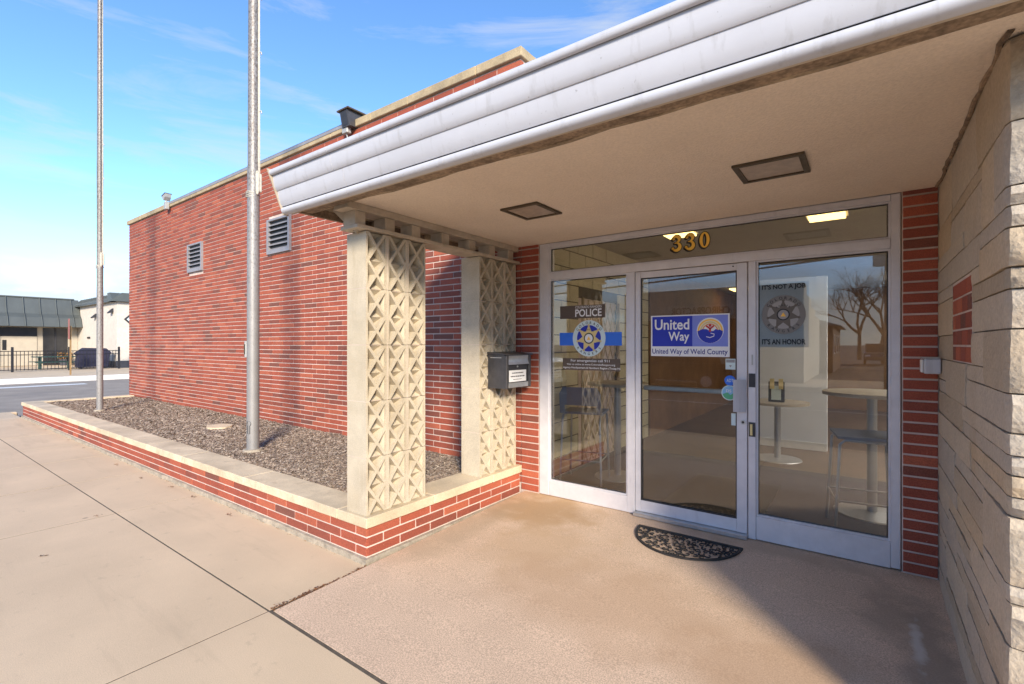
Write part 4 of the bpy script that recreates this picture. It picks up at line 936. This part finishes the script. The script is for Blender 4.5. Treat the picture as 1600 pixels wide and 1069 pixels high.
# flagpoles
def flagpole(x, y, r0, r1, hgt, label, sleeve, cleat_z, mr):
    t = empty('flagpole', (x, y, .22), label, 'flagpole', 'flagpoles standing in the planter')
    q = MB(); zs = [.12, 1.2, 2.4, sleeve, sleeve + .001, hgt]; q.tube([(x + (z - .2) * .004, y, z) for z in zs], [r0, r0 * .99, r0 * .97, r0 * .95, r0 * .90, r1], 28); q.obj('pole', pole_m if mr else pole2_m, t, smooth=True)
    q = MB(); q.tube([(x, y, .20), (x, y, .252)], [r0 + .05, r0 + .035], 24); q.obj('base_collar', foot_m, t)
    d = Vector((.42, -.91, 0)); sdv = Vector((.91, .42, 0))                # facing the camera / to the right of it
    c0 = Vector((x, y, 0)) + sdv * (r0 + .006) - d * .0
    q = MB(); q.tube([c0 + Vector((0, 0, cleat_z)), c0 + sdv * .004 + Vector((0, 0, cleat_z + 1.2)), c0 + sdv * .006 + Vector((0, 0, hgt))], .008, 6); q.tube([c0 + sdv * .018 + Vector((0, 0, cleat_z)), c0 + sdv * .012 + Vector((0, 0, hgt))], .005, 6); q.obj('halyard', rope_m, t)
    q = MB(); cc = c0 + Vector((0, 0, cleat_z))
    q.box(cc.x - .01, cc.x + .03, cc.y - .02, cc.y + .03, cleat_z - .11, cleat_z + .11, .008); cl = q.obj('cleat', rope_m, t)
    q = MB()
    for k in range(9): a = k * .9; w = .030 + .006 * math.sin(k * 2.1); q.tube([cc + sdv * (.01 + w * .5 * math.cos(p + a)) + d * (.028 + .004 * (k % 3)) + Vector((0, 0, (.11 + .01 * (k % 4)) * math.sin(p))) for p in [i * 6.283 / 12 for i in range(13)]], .005, 5)
    for k in range(4): q.tube([Vector((x, y, cleat_z - .16 + k * .013 + .012 * math.sin(p + k))) + Vector((math.cos(p), math.sin(p), 0)) * (r0 + .005) for p in [i * 6.283 / 16 for i in range(17)]], .005, 5)
    q.obj('rope_coil', rope_m, cl)
    for z in (cleat_z + .85, cleat_z + 1.55, cleat_z + 2.2):
        q = MB(); p = c0 + sdv * .014 + Vector((0, 0, z)); q.tube([p, p + sdv * .022 + Vector((0, 0, .012)), p + sdv * .03 + Vector((0, 0, -.02))], .007, 6); q.obj('snap_hook', galv_m, t)
    if mr:
        # keyhole shaped hand-hole near the foot and a hasp higher up
        f = Vector((x, y, 0)) + d * (r0 + .0005)
        q = MB(); z = .56; q.tube([f + sdv * (.026 * math.cos(a)) + Vector((0, 0, z + .03 * math.sin(a))) - d * .004 for a in [-1.1 + i * 5.34 / 14 for i in range(15)]], .004, 5); q.tube([f + sdv * -.014 + Vector((0, 0, z - .025)), f + sdv * -.014 + Vector((0, 0, z - .12)), f + sdv * .014 + Vector((0, 0, z - .12)), f + sdv * .014 + Vector((0, 0, z - .025))], .004, 5); q.obj('hand_hole', dark_m, t)
        q = MB(); s = Vector((x, y, 0)) - sdv * (r0 - .005) + d * .02; q.box(s.x - .03, s.x + .012, s.y - .02, s.y + .02, 1.34, 1.54, .006); hs = q.obj('hasp', galv_m, t); q = MB(); q.box(s.x - .0325, s.x - .004, s.y - .0225, s.y - .012, 1.38, 1.50); q.obj('hasp_slot', bronze_m, hs)
    else:
        q = MB(); s = Vector((x, y, 0)) - sdv * (r0 + .004) + d * .0; q.box(s.x - .02, s.x + .02, s.y - .015, s.y + .015, .62, .80, .005); q.obj('hasp', galv_m, t)
    q = MB(); bm = bmesh.new(); bmesh.ops.create_uvsphere(bm, u_segments=16, v_segments=10, radius=.08, matrix=Matrix.Translation((x + hgt * .004, y, hgt + .08))); bm.verts.index_update(); q._add([v.co[:] for v in bm.verts], [[v.index for v in f.verts] for f in bm.faces]); bm.free(); q.obj('finial', v_gold2, t, smooth=True)
flagpole(-5.92, 2.838, .069, .052, 9.5, 'thick silver painted flagpole in the mulch nearer the entrance', 3.62, 3.42, True)
flagpole(-11.85, 2.812, .052, .040, 9.0, 'thin weathered flagpole near the far end of the planter', 5.0, 3.12, False)

# floodlights on the roof edge
def flood(x, z, s, label, big):
    t = empty('floodlight', (x, YS - .05, z), label, 'floodlight', 'floodlights on the roof edge')
    q = MB(); q.box(x - .06 * s, x + .06 * s, YS - .115, YS - .0465, z - .06, z + .10, .006); q.obj('junction_box', galv_m, t)
    q = MB(); q.tube([(x, YS - .09, z + .10), (x, YS - .09, z + .17 * (1 if big else .9))], .018, 8); q.obj('swivel', galv_m, t)
    if big:
        h = MB(); z -= .19; x0, x1 = x - .06, x + .16
        h.prism([(YS - .13, z + .20), (YS + .04, z + .20), (YS + .10, z + .40), (YS - .17, z + .40)], 0, x0 + .03, x1 - .02); h.obj('housing', charcoal_m, t)
        h = MB(); h.prism([(YS - .19, z + .401), (YS + .12, z + .401), (YS + .12, z + .42), (YS - .19, z + .42)], 0, x0 - .01, x1 + .02); h.obj('lid', bronze_m, t)
        h = MB(); h.prism([(YS - .1345, z + .215), (YS - .168, z + .385), (YS - .170, z + .385), (YS - .1365, z + .215)], 0, x0 + .05, x1 - .05); h.obj('lens', dark_m, t)
        h = MB(); h.box(x0 + .024, x0 + .0295, YS - .10, YS - .02, z + .26, z + .34); h.obj('rating_plate', v_white, t)
        h = MB(); z += .19; h.tube([(x, YS - .08, z - .06), (x + .01, YS - .06, z - .16), (x + .03, YS - .02, z - .24)], .010, 7); h.obj('conduit', galv_m, t)
    else:
        h = MB(); h.prism([(x - .09, z + .22), (x + .10, z + .26), (x + .08, z + .19), (x + .02, z + .13), (x - .02, z + .13)], 1, YS - .14, YS - .02); h.obj('housing', galv_m, t)
        h = MB(); h.prism([(x - .095, z + .222), (x + .105, z + .263), (x + .105, z + .272), (x - .095, z + .231)], 1, YS - .15, YS - .01); h.obj('visor', charcoal_m, t)
flood(-5.74, 4.44, 1, 'boxy dark floodlight above the canopy on the roof edge', True); flood(-12.15, 4.46, 1, 'small grey floodlight on the far end of the roof edge', False)

# ================================================================== INSIDE THE ENTRANCE ROOM
steel_m = mat('grey_steel_tube', (.42, .42, .43), .35, .06, 10, .03, 90, metal=.6); seat_m = mat('blue_grey_plastic', (.13, .16, .25), .45, .06, 8, .03, 90); top_m = mat('laminate_top', (.42, .36, .28), .5, .08, 10, .02, 90)
def bistro(x, y, h, r, label):
    t = empty('bistro_table', (x, y, .012), label, 'table', 'round pedestal tables behind the glass')
    q = MB(); q.cyl((x, y, h - .03), r, .03, 36); q.obj('table_top', top_m, t); q = MB(); q.cyl((x, y, .03), .038, h - .06, 18); q.obj('pedestal', steel_m, t, smooth=True)
    q = MB(); q.tube([(x, y, .0125), (x, y, .022), (x, y, .034)], [r * .78, r * .76, .05], 36); q.obj('base', steel_m, t)
bistro(-2.26, 5.10, 1.07, .33, 'tall round table behind the left sidelight'); bistro(.04, 5.30, 1.08, .37, 'tall round table behind the right end of the glass'); bistro(-.93, 7.10, .76, .36, 'low round table holding a brochure stand')
def stool(x, y, rz, label):
    t = empty('bar_stool', (x, y, .012), label, 'stool', 'bar stools behind the glass'); M_ = Matrix.Translation((x, y, 0)) @ Matrix.Rotation(rz, 4, 'Z')
    P = lambda a, b_, c_: tuple(M_ @ Vector((a, b_, c_)))
    for sx in (-1, 1):
        q = MB(); q.tube([P(sx * .22, -.22, .0125), P(sx * .20, -.19, .70), P(sx * .20, -.16, .745), P(sx * .20, .15, .755), P(sx * .20, .185, .72), P(sx * .22, .22, .0125)], .012, 8); q.obj('leg_frame', steel_m, t, smooth=True)
    q = MB()
    for a, b_ in (((-.21, -.21, .28), (.21, -.21, .28)), ((-.21, .21, .28), (.21, .21, .28)), ((-.21, -.21, .28), (-.21, .21, .28)), ((.21, -.21, .28), (.21, .21, .28))): q.tube([P(*a), P(*b_)], .008, 6)
    q.obj('foot_rail', steel_m, t)
    def slabm(pts, th):
        q = MB(); V = [P(*p) for p in pts] + [P(p[0], p[1] + th[1], p[2] + th[2]) for p in pts]; n = len(pts); q._add(V, [tuple(range(n)), tuple(range(n, 2 * n))] + [(i, (i + 1) % n, n + (i + 1) % n, n + i) for i in range(n)]); return q
    slabm([(-.22, -.2, .765), (.22, -.2, .765), (.22, .2, .765), (-.22, .2, .765)], (0, 0, .02)).obj('seat', seat_m, t)
    slabm([(-.22, -.20, .775), (-.17, -.205, .775), (-.17, -.215, .86), (.17, -.215, .86), (.17, -.205, .775), (.22, -.20, .775), (.22, -.23, .98), (.18, -.24, 1.05), (-.18, -.24, 1.05), (-.22, -.23, .98)], (0, -.02, 0)).obj('backrest', seat_m, t)
stool(-2.47, 4.72, .25, 'blue backed bar stool behind the left sidelight'); stool(-.02, 4.78, 1.75, 'dark bar stool behind the right pane')
# folding lattice gate across the inner doorway
gt = empty('lattice_gate', (IX0 + .05, 5.85, .012), 'folding metal lattice gate along the block wall inside', 'gate')
gm = mat('gate_metal', (.40, .31, .19), .5, .15, 12, .05, 90, metal=.2)
q = MB(); pitch = .16
for i in range(-13, 7):
    for sgn in (1, -1):
        pts = []
        y0 = 5.30 + i * pitch; z0, z1 = .05, 2.05; dy = (z1 - z0) * .55
        a, b_ = (y0, z0), (y0 + dy, z1)
        if sgn < 0: a, b_ = (y0 + dy, z0), (y0, z1)
        t0, t1 = 0, 1
        lo, hi = 5.30, 6.36
        f = lambda yy: (yy - a[0]) / (b_[0] - a[0])
        ts = sorted((f(lo), f(hi))); t0, t1 = max(0, ts[0]), min(1, ts[1])
        if t1 - t0 < .02: continue
        p = [(IX0 + .035 + .012 * sgn, a[0] + (b_[0] - a[0]) * t, a[1] + (b_[1] - a[1]) * t) for t in (t0, t1)]; q.tube(p, .008, 4)
q.obj('lattice', gm, gt)
for y in (5.30, 5.83, 6.36): q = MB(); q.box(IX0 + .02, IX0 + .05, y - .012, y + .012, .03, 2.07); q.obj('upright', gm, gt)
# brochure stand
bs = empty('brochure_stand', (-.93, 7.0, .76), 'small brochure stand with two yellow cards on the low table', 'brochure stand')
q = MB(); q.box(-1.02, -.84, 6.98, 7.04, .762, 1.02, .004); q.obj('holder', dark_m, bs); q = MB(); q.box(-.985, -.875, 6.974, 6.9795, .79, .97); q.obj('leaflet', v_mint, bs)
for x in (-1.0, -.90): q = MB(); q.box(x, x + .05, 6.962, 6.973, .93, 1.06); q.obj('card', v_gold2, bs)
q = MB(); q.box(-1.55, -.72, 4.5, 5.75, .0125, .02); tag(q.obj('floor_runner', dark_m, None, (-1.1, 5, .013)), 'dark runner mat on the floor inside the door', 'mat')

# ================================================================== ACROSS THE SIDE STREET
green_m = mat('green_metal_roof', (.10, .112, .108), .5, .10, 1.5, .03, 30, metal=.2); wbrick_m = mat('painted_white_brick', (.58, .53, .46), .85, .07, 3, .5, 9, speck=.05); dkbase_m = mat('dark_base_paint', (.05, .052, .065), .7, .1, 4, .1, 40)
tan_m = mat('tan_stucco', (.45, .40, .32), .85, .08, 2, .1, 40); brownbrick_m = mat('brown_brick', (.12, .085, .065), .85, .2, 3, .2, 30); glassdk_m = mat('dark_glass', (.03, .03, .032), .12, .2, 2, 0, 30)
iron_m = mat('black_iron', (.012, .012, .016), .5, .1, 10, .05, 60); cloth_m = mat('navy_cover', (.02, .02, .045), .75, .2, 6, .3, 25); tablegreen_m = mat('green_bench_paint', (.025, .07, .06), .5, .1, 9, .05, 60)
walk = MB(); walk.box(-60, -29.80, -8, 60, -.5, .0); walk = struct(walk.obj('far_pavement', conc_m, None))
q = MB(); q.box(-29.795, -29.55, -8, 60, -.5, .012, .03); q.obj('kerb', white_m, walk)
gb = empty('green_roofed_shop', (-47, 3, 0), 'low shop with a green standing seam mansard roof across the side street', 'building')
q = MB(); q.box(-56, -47, -14, 9.88, 0.001, 2.8); q.obj('wall', tan_m, gb)
prof = [(-45.7, 2.72), (-46.0, 3.35), (-46.35, 3.62), (-46.75, 4.72), (-47.3, 4.72), (-47.3, 2.72)]
def along_y(prof, y0, y1):
    q = MB(); n = len(prof); V = [(x, y0, z) for x, z in prof] + [(x, y1, z) for x, z in prof]; q._add(V, [tuple(range(n)), tuple(range(n, 2 * n))] + [(i, (i + 1) % n, n + (i + 1) % n, n + i) for i in range(n)]); return q
rfo = along_y(prof, -14, 9.86).obj('roof', green_m, gb)
y = -13.8
while y < 9.6:
    p2 = [(x + .035, z + .02) for x, z in prof[:4]]; q = MB(); q.tube([(x, y, z) for x, z in p2], .028, 4); q.obj('standing_seam', green_m, rfo, (-46, y, 3)); y += .83
q = MB(); q.box(-47.35, -46.68, -14, 9.62, 4.725, 4.80); q.obj('ridge_cap', green_m, rfo)
for y0, y1, nm, m in ((2.0, 3.1, 'brick_panel', brownbrick_m), (4.0, 5.1, 'brick_panel', brownbrick_m), (5.75, 7.7, 'entry_door', tan_m), (8.0, 9.3, 'window', glassdk_m), (-1.0, 1.0, 'window', glassdk_m)):
    q = MB(); q.box(-47.001, -46.96, y0, y1, .02, 2.65); f = q.obj(nm, m, gb, (-47, y0, 0))
    if nm == 'entry_door': q = MB(); q.box(-46.959, -46.95, y0 + .25, y0 + .45, 1.1, 1.8); q.obj('door_glass', glassdk_m, f); q = MB(); q.box(-46.959, -46.93, y0, y1, 2.05, 2.65); q.obj('transom', glassdk_m, f)
    if nm == 'window': q = MB(); q.box(-46.959, -46.93, y0 + .6, y0 + .7, .02, 2.65); q.obj('mullion', dark_m, f)
for y0 in (3.3, 5.25): q = MB(); q.box(-46.95, -46.6, y0, y0 + .35, .001, 2.7); q.obj('post', tan_m, gb, (-46.7, y0, 0))
wb = empty('white_brick_building', (-42, 14, 0), 'white painted brick building with a dark roof edge across the side street', 'building')
q = MB(); q.box(-56, -38.2, 9.9, 26, .001, 4.35); q.obj('wall', wbrick_m, wb); q = MB(); q.box(-38.199, -38.17, 9.87, 26, .002, .45); q.box(-46.9, -38.2, 9.86, 9.899, .002, .42); q.obj('base_band', dkbase_m, wb)
pr = [(9.6, 4.2), (9.62, 4.32), (10.1, 4.75), (10.6, 4.75), (10.6, 4.2)]
q = MB(); q.prism(pr, 0, -47, -37.9); er = q.obj('roof_edge', green_m, wb); q = along_y([(-37.9, 4.2), (-37.92, 4.32), (-38.4, 4.76), (-38.9, 4.76), (-38.9, 4.2)], 9.6, 26); q.obj('roof_edge', green_m, wb)
x = -46.8
while x < -38: q = MB(); q.tube([(x, 9.585, 4.28), (x, 10.06, 4.765)], .025, 4); q.obj('standing_seam', green_m, er, (x, 9.6, 4.3)); x += .42
for x, z in ((-42.6, 3.35), (-39.0, 3.55)): q = MB(); q.prism([(9.899, z), (9.899, z + .25), (9.65, z - .02), (9.66, z - .08)], 0, x - .18, x + .18); q.obj('wall_lamp', dark_m, wb, (x, 9.8, z))
for x, z in ((-44.5, 1.9), (-44.4, 1.0)): q = MB(); q.box(x, x + .6, 9.85, 9.898, z, z + .12); q.obj('wall_bracket', dark_m, wb, (x, 9.87, z))
q = MB(); q.poly([(-38.165, 11.0 + a, 3.1 + b_) for a, b_ in ((0, -.75), (.75, 0), (0, .75), (-.75, 0))]); q.obj('diamond_sign', dark_m, wb, (-38.16, 11, 3.1)); q = MB(); q.poly([(-38.16, 11.0 + a, 3.1 + b_) for a, b_ in ((0, -.6), (.6, 0), (0, .6), (-.6, 0))]); q.obj('diamond_panel', v_mint, wb, (-38.16, 11, 3.1))
# iron fence of individual pickets
fn = empty('iron_fence', (-38.1, 6, 0), 'black iron picket fence in front of the white brick building', 'fence')
FA, FB = Vector((-36.4, -1.6, 0)), Vector((-37.2, 9.75, 0)); fl_ = (FB - FA).length
pm = MB(); pm.box(-.012, .012, -.012, .012, .08, 1.12); pk = pm.mesh('picket'); pk.materials.append(iron_m); pm = MB(); pm.box(-.05, .05, -.05, .05, 0, 1.35, .01); ps = pm.mesh('post'); ps.materials.append(iron_m)
n = int(fl_ / .155)
for i in range(n + 1):
    p = FA.lerp(FB, i / n); isp = i % 15 == n % 15
    o = bpy.data.objects.new('post' if isp else 'picket', ps if isp else pk); _place(o, fn, (p.x, p.y, .001))
for z in (.12, .92, 1.12): q = MB(); q.tube([FA + Vector((0, 0, z)), FB + Vector((0, 0, z))], .02, 4); q.obj('rail', iron_m, fn)
# picnic table and covered grill
pt = empty('picnic_table', (-39.6, 7.2, 0), 'green picnic table behind the iron fence', 'picnic table')
q = MB(); q.box(-40.1, -39.3, 6.3, 8.2, .72, .77); q.obj('table_top', tablegreen_m, pt)
for x in (-40.6, -39.1): q = MB(); q.box(x, x + .28, 6.3, 8.2, .42, .46); q.obj('bench', tablegreen_m, pt)
for y in (6.6, 7.9): q = MB(); q.box(-40.6, -38.85, y, y + .06, .36, .41); q.box(-40.0, -39.9, y, y + .06, .001, .72); q.box(-39.5, -39.4, y, y + .06, .001, .72); q.obj('trestle', tablegreen_m, pt, (-39.7, y, 0))
gr = empty('covered_grill', (-38.2, 8.2, 0), 'navy fabric covered grill behind the iron fence', 'grill')
q = MB(); q.prism([(8.0, .12), (9.45, .12), (9.5, .75), (9.62, 1.0), (9.35, 1.25), (8.35, 1.28), (7.95, .95), (8.05, .8)], 0, -38.8, -38.1); o = q.obj('fabric_cover', cloth_m, gr)
for y in (8.2, 9.3): q = MB(); q.tube([(-38.7, y, .07), (-38.2, y, .07)], .065, 12); q.obj('wheel', dark_m, gr, (-38.4, y, 0))
# sign seen edge-on, potted shrubs
sg = empty('street_sign', (-31.5, 6.35, 0), 'thin rusty street sign post seen nearly edge on', 'sign')
rust_m = mat('rusty_post', (.28, .17, .07), .8, .2, 6, .2, 40); q = MB(); q.box(-31.53, -31.47, 6.32, 6.38, .001, 2.4); q.obj('post', rust_m, sg); q = MB(); q.box(-31.60, -31.40, 6.28, 6.30, 1.75, 2.75); q.obj('sign_plate', mat('faded_red_sign', (.33, .12, .10), .6, .1, 4, .05, 40), sg)
bushm = mat('shrub_leaf', (1, 1, 1), .8, .1, 3, .1, 30); ramp_random(bushm, [(0, (.10, .11, .04)), (.5, (.26, .10, .035)), (1, (.16, .15, .06))], True)
for (x, y, h, lab) in ((-46.1, 4.5, 1.9, 'rust coloured shrub in a planter tub by the shop'), (-46.0, 9.0, .9, 'low green shrub in a planter tub by the shop window')):
    t = empty('potted_shrub', (x, y, 0), lab, 'shrub'); q = MB(); q.tube([(x, y, .001), (x, y, .45)], [.28, .36], 14); q.obj('tub', dkbase_m, t); q = MB()
    for k in range(260):
        a, b_, r = R.uniform(0, 6.28), R.uniform(-1, 1), R.random() ** .4; c_ = Vector((x + .42 * r * math.cos(a), y + .42 * r * math.sin(a), .45 + (h - .45) * (.5 + .5 * b_))); u = Vector((R.gauss(0, 1), R.gauss(0, 1), R.gauss(0, 1))).normalized() * .07; v = u.orthogonal().normalized() * .04; q.poly([c_ - u, c_ + v, c_ + u, c_ - v])
    q.obj('crown', bushm, t)
# ================================================================== ACROSS THE MAIN STREET (seen as reflections in the glass)
op = MB(); op.box(-80, 80, -17, -12.4, -.5, -.05); op = struct(op.obj('opposite_pavement', conc_m, None)); q = MB(); q.box(-80, 80, -12.395, -12.2, -.5, -.045, .03); q.obj('kerb', conc_m, op)
beige_m = mat('beige_stucco', (.42, .37, .29), .85, .08, 1.5, .1, 40); 
cb = empty('chiropractor_building', (-5, -16, 0), 'beige stepped parapet building with a chiropractor sign across the main street', 'building')
q = MB(); q.box(-9.5, -2.0, -15.2, -14.0, -.049, 3.95); q.box(-9.5, -2.004, -17.2, -15.201, -.049, 3.55); q.box(-9.5, -2.002, -19.4, -17.201, -.049, 3.15); q.box(-9.5, -2.006, -22, -19.401, -.049, 2.85); q.obj('wall', beige_m, cb)
q = MB(); q.box(-9.3, -4.4, -13.999, -13.96, .5, 2.6); w_ = q.obj('shop_window', glassdk_m, cb); q = MB()
for x in (-8.1, -6.9, -5.7): q.box(x, x + .06, -13.959, -13.93, .5, 2.6)
q.obj('mullions', dark_m, w_)
q = MB(); q.box(-7.35, -4.55, -13.998, -13.90, 2.72, 3.22); s_ = q.obj('sign_board', mat('sign_face', (.55, .47, .36), .6, .05, 4, .02, 40), cb); q = MB(); fit_text(q, 'CHIROPRACTOR', -7.2, -4.7, 2.80, 3.14, -13.895, .02, flip=True); q.obj('lettering', v_black, s_)
hb = empty('brick_house', (-2, -33, 0), 'low brown brick house beyond the stepped building', 'house'); q = MB(); q.box(-9, -1.6, -36, -26, -.2, 2.6); q.obj('wall', brownbrick_m, hb); q = MB(); q.prism([(-9.4, 2.6), (-1.2, 2.6), (-5.2, 3.9)], 1, -36.4, -25.6); q.obj('roof', mat('grey_shingle', (.25, .24, .23), .9, .1, 4, .1, 30), hb)
for y in (-28, -31, -34): q = MB(); q.box(-1.6, -1.57, y, y + .9, .9, 2.1); f = q.obj('window', white_m, hb, (-1.6, y, .9)); q = MB(); q.box(-1.569, -1.56, y + .08, y + .82, .98, 2.02); q.obj('pane', glassdk_m, f)
# utility pole and wires
timber_m = mat('utility_timber', (.13, .095, .065), .9, .2, 6, .3, 30); up = empty('utility_pole', (.65, -12.9, 0), 'tall timber utility pole with a transformer on the opposite pavement', 'utility pole')
q = MB(); q.tube([(.65, -12.9, -.1), (.65, -12.9, 9.5)], [.17, .12], 14); q.obj('pole', timber_m, up); q = MB(); q.box(.60, .72, -14.1, -11.7, 8.5, 8.62); q.obj('cross_arm', timber_m, up); q = MB(); q.tube([(.35, -12.75, 4.2), (.35, -12.75, 4.9)], .18, 14); q.obj('transformer', galv_m, up)
for y in (-13.9, -12.3, -11.8): q = MB(); q.tube([(.66, y, 8.621), (.66, y, 8.8)], .04, 8); q.obj('insulator', dark_m, up, (.66, y, 8.6))
for y, z, r, lab in ((-13.9, 8.81, .012, 'highest overhead wire on the far arm'), (-12.3, 8.80, .012, 'overhead wire on the middle insulator'), (-11.8, 8.79, .012, 'overhead wire on the street side of the arm'), (-12.7, 6.2, .018, 'mid height overhead cable'), (-12.72, 5.1, .03, 'thick low cable bundle'), (-12.74, 4.7, .035, 'lowest thick cable bundle')):
    for s_ in (1,):
        q = MB(); q.tube([(-60 + i * 4, y, z - 1.1 * (1 - ((-60 + i * 4 + 30) / 30.65) ** 2 if -60 + i * 4 < .65 else 1 - ((-60 + i * 4 - 31) / 30.4) ** 2) * .9) for i in range(31)], r, 4, False); tag(q.obj('overhead_wire', dark_m, None, (0, y, z)), lab + ' above the opposite pavement', 'wire', 'overhead wires along the main street')
# bare trees
bark_m = mat('tree_bark', (.12, .095, .075), .95, .25, 8, .4, 30)
def bare_tree(x, y, h, seed, label):
    rr = random.Random(seed); t = empty('bare_tree', (x, y, -.2), label, 'tree', 'bare winter trees beyond the main street'); tr = MB(); cr = MB()
    def grow(p, d, l, r, dep):
        q2 = p + d * l; (tr if dep < 2 else cr).tube([p, (p + q2) / 2 + Vector((rr.gauss(0, .04), rr.gauss(0, .04), 0)) * l, q2], [r, r * .85, r * .7], 6 if dep < 2 else 3, False)
        if dep >= 6: return
        for k in range(3 if dep < 3 else 2):
            nd = (d + Vector((rr.gauss(0, .5), rr.gauss(0, .5), rr.gauss(.12, .3)))).normalized(); grow(q2, nd, l * rr.uniform(.6, .85), r * .62, dep + 1)
    grow(Vector((x, y, -.2)), Vector((0, 0, 1)), h * .28, h * .025, 0); tr.obj('trunk', bark_m, t); cr.obj('crown', bark_m, t)
for i, (x, y, h, lab) in enumerate(((1.2, -44, 9, 'large bare tree at the end of the side lot'), (4.5, -50, 8, 'bare tree right of the parked car'), (-.6, -56, 10, 'tall bare tree behind the parked car'), (7.5, -40, 7, 'small bare tree behind the utility pole'))): bare_tree(x, y, h, 40 + i, lab)
# parked vehicles
def car(x, y, rz, col, label, tall):
    t = empty('parked_car', (x, y, -.2), label, 'car', 'cars parked across the main street'); Mx = Matrix.Translation((x, y, -.2)) @ Matrix.Rotation(rz, 4, 'Z'); pm_ = mat('car_paint', col, .3, .03, 4, 0, 40, metal=.2, spec=.6)
    def tr(q): q.v = [tuple(Mx @ Vector(v)) for v in q.v]; return q
    H = 1.75 if tall else 1.42; q = MB(); q.prism([(-2.25, .35), (2.25, .35), (2.3, .65), (2.15, .92), (1.2, 1.0), (-2.2, 1.0), (-2.3, .65)], 1, -.88, .88); tr(q).obj('body', pm_, t)
    q = MB(); q.prism([(-1.9 if tall else -1.7, 1.001), (1.1, 1.001), (.45, H), (-1.65 if tall else -1.1, H)], 1, -.78, .78); cb_ = tr(q).obj('cabin', pm_, t)
    q = MB(); q.prism([(-1.5, 1.05), (.9, 1.05), (.4, H - .08), (-1.35 if tall else -1.0, H - .08)], 1, -.785, .785); tr(q).obj('side_windows', glassdk_m, cb_)
    q = MB(); q.poly([(1.07, -.7, 1.05), (1.07, .7, 1.05), (.52, .66, H - .06), (.52, -.66, H - .06)]); tr(q).obj('windscreen', glassdk_m, cb_)
    for a in (-1.4, 1.4):
        for s_ in (-1, 1):
            q = MB(); q.tube([(a, s_ * .70, .34), (a, s_ * .90, .34)], .34, 18); w = tr(q).obj('wheel', rubber_m, t); q = MB(); q.tube([(a, s_ * .901, .34), (a, s_ * .91, .34)], .2, 14); tr(q).obj('rim', silver_m, w)
    for s_ in (-1, 1): q = MB(); q.box(2.18, 2.305, s_ * .62 - .18, s_ * .62 + .18, .66, .82); tr(q).obj('headlight', v_white, t)
car(-6.1, -11.0, math.pi, (.03, .028, .025), 'dark tall car parked before the chiropractor building', True); car(-12.5, -11.0, math.pi, (.30, .025, .02), 'red car parked left of the chiropractor building', False); car(.7, -44, math.pi / 2, (.12, .12, .13), 'grey car parked at the end of the side lot', True)
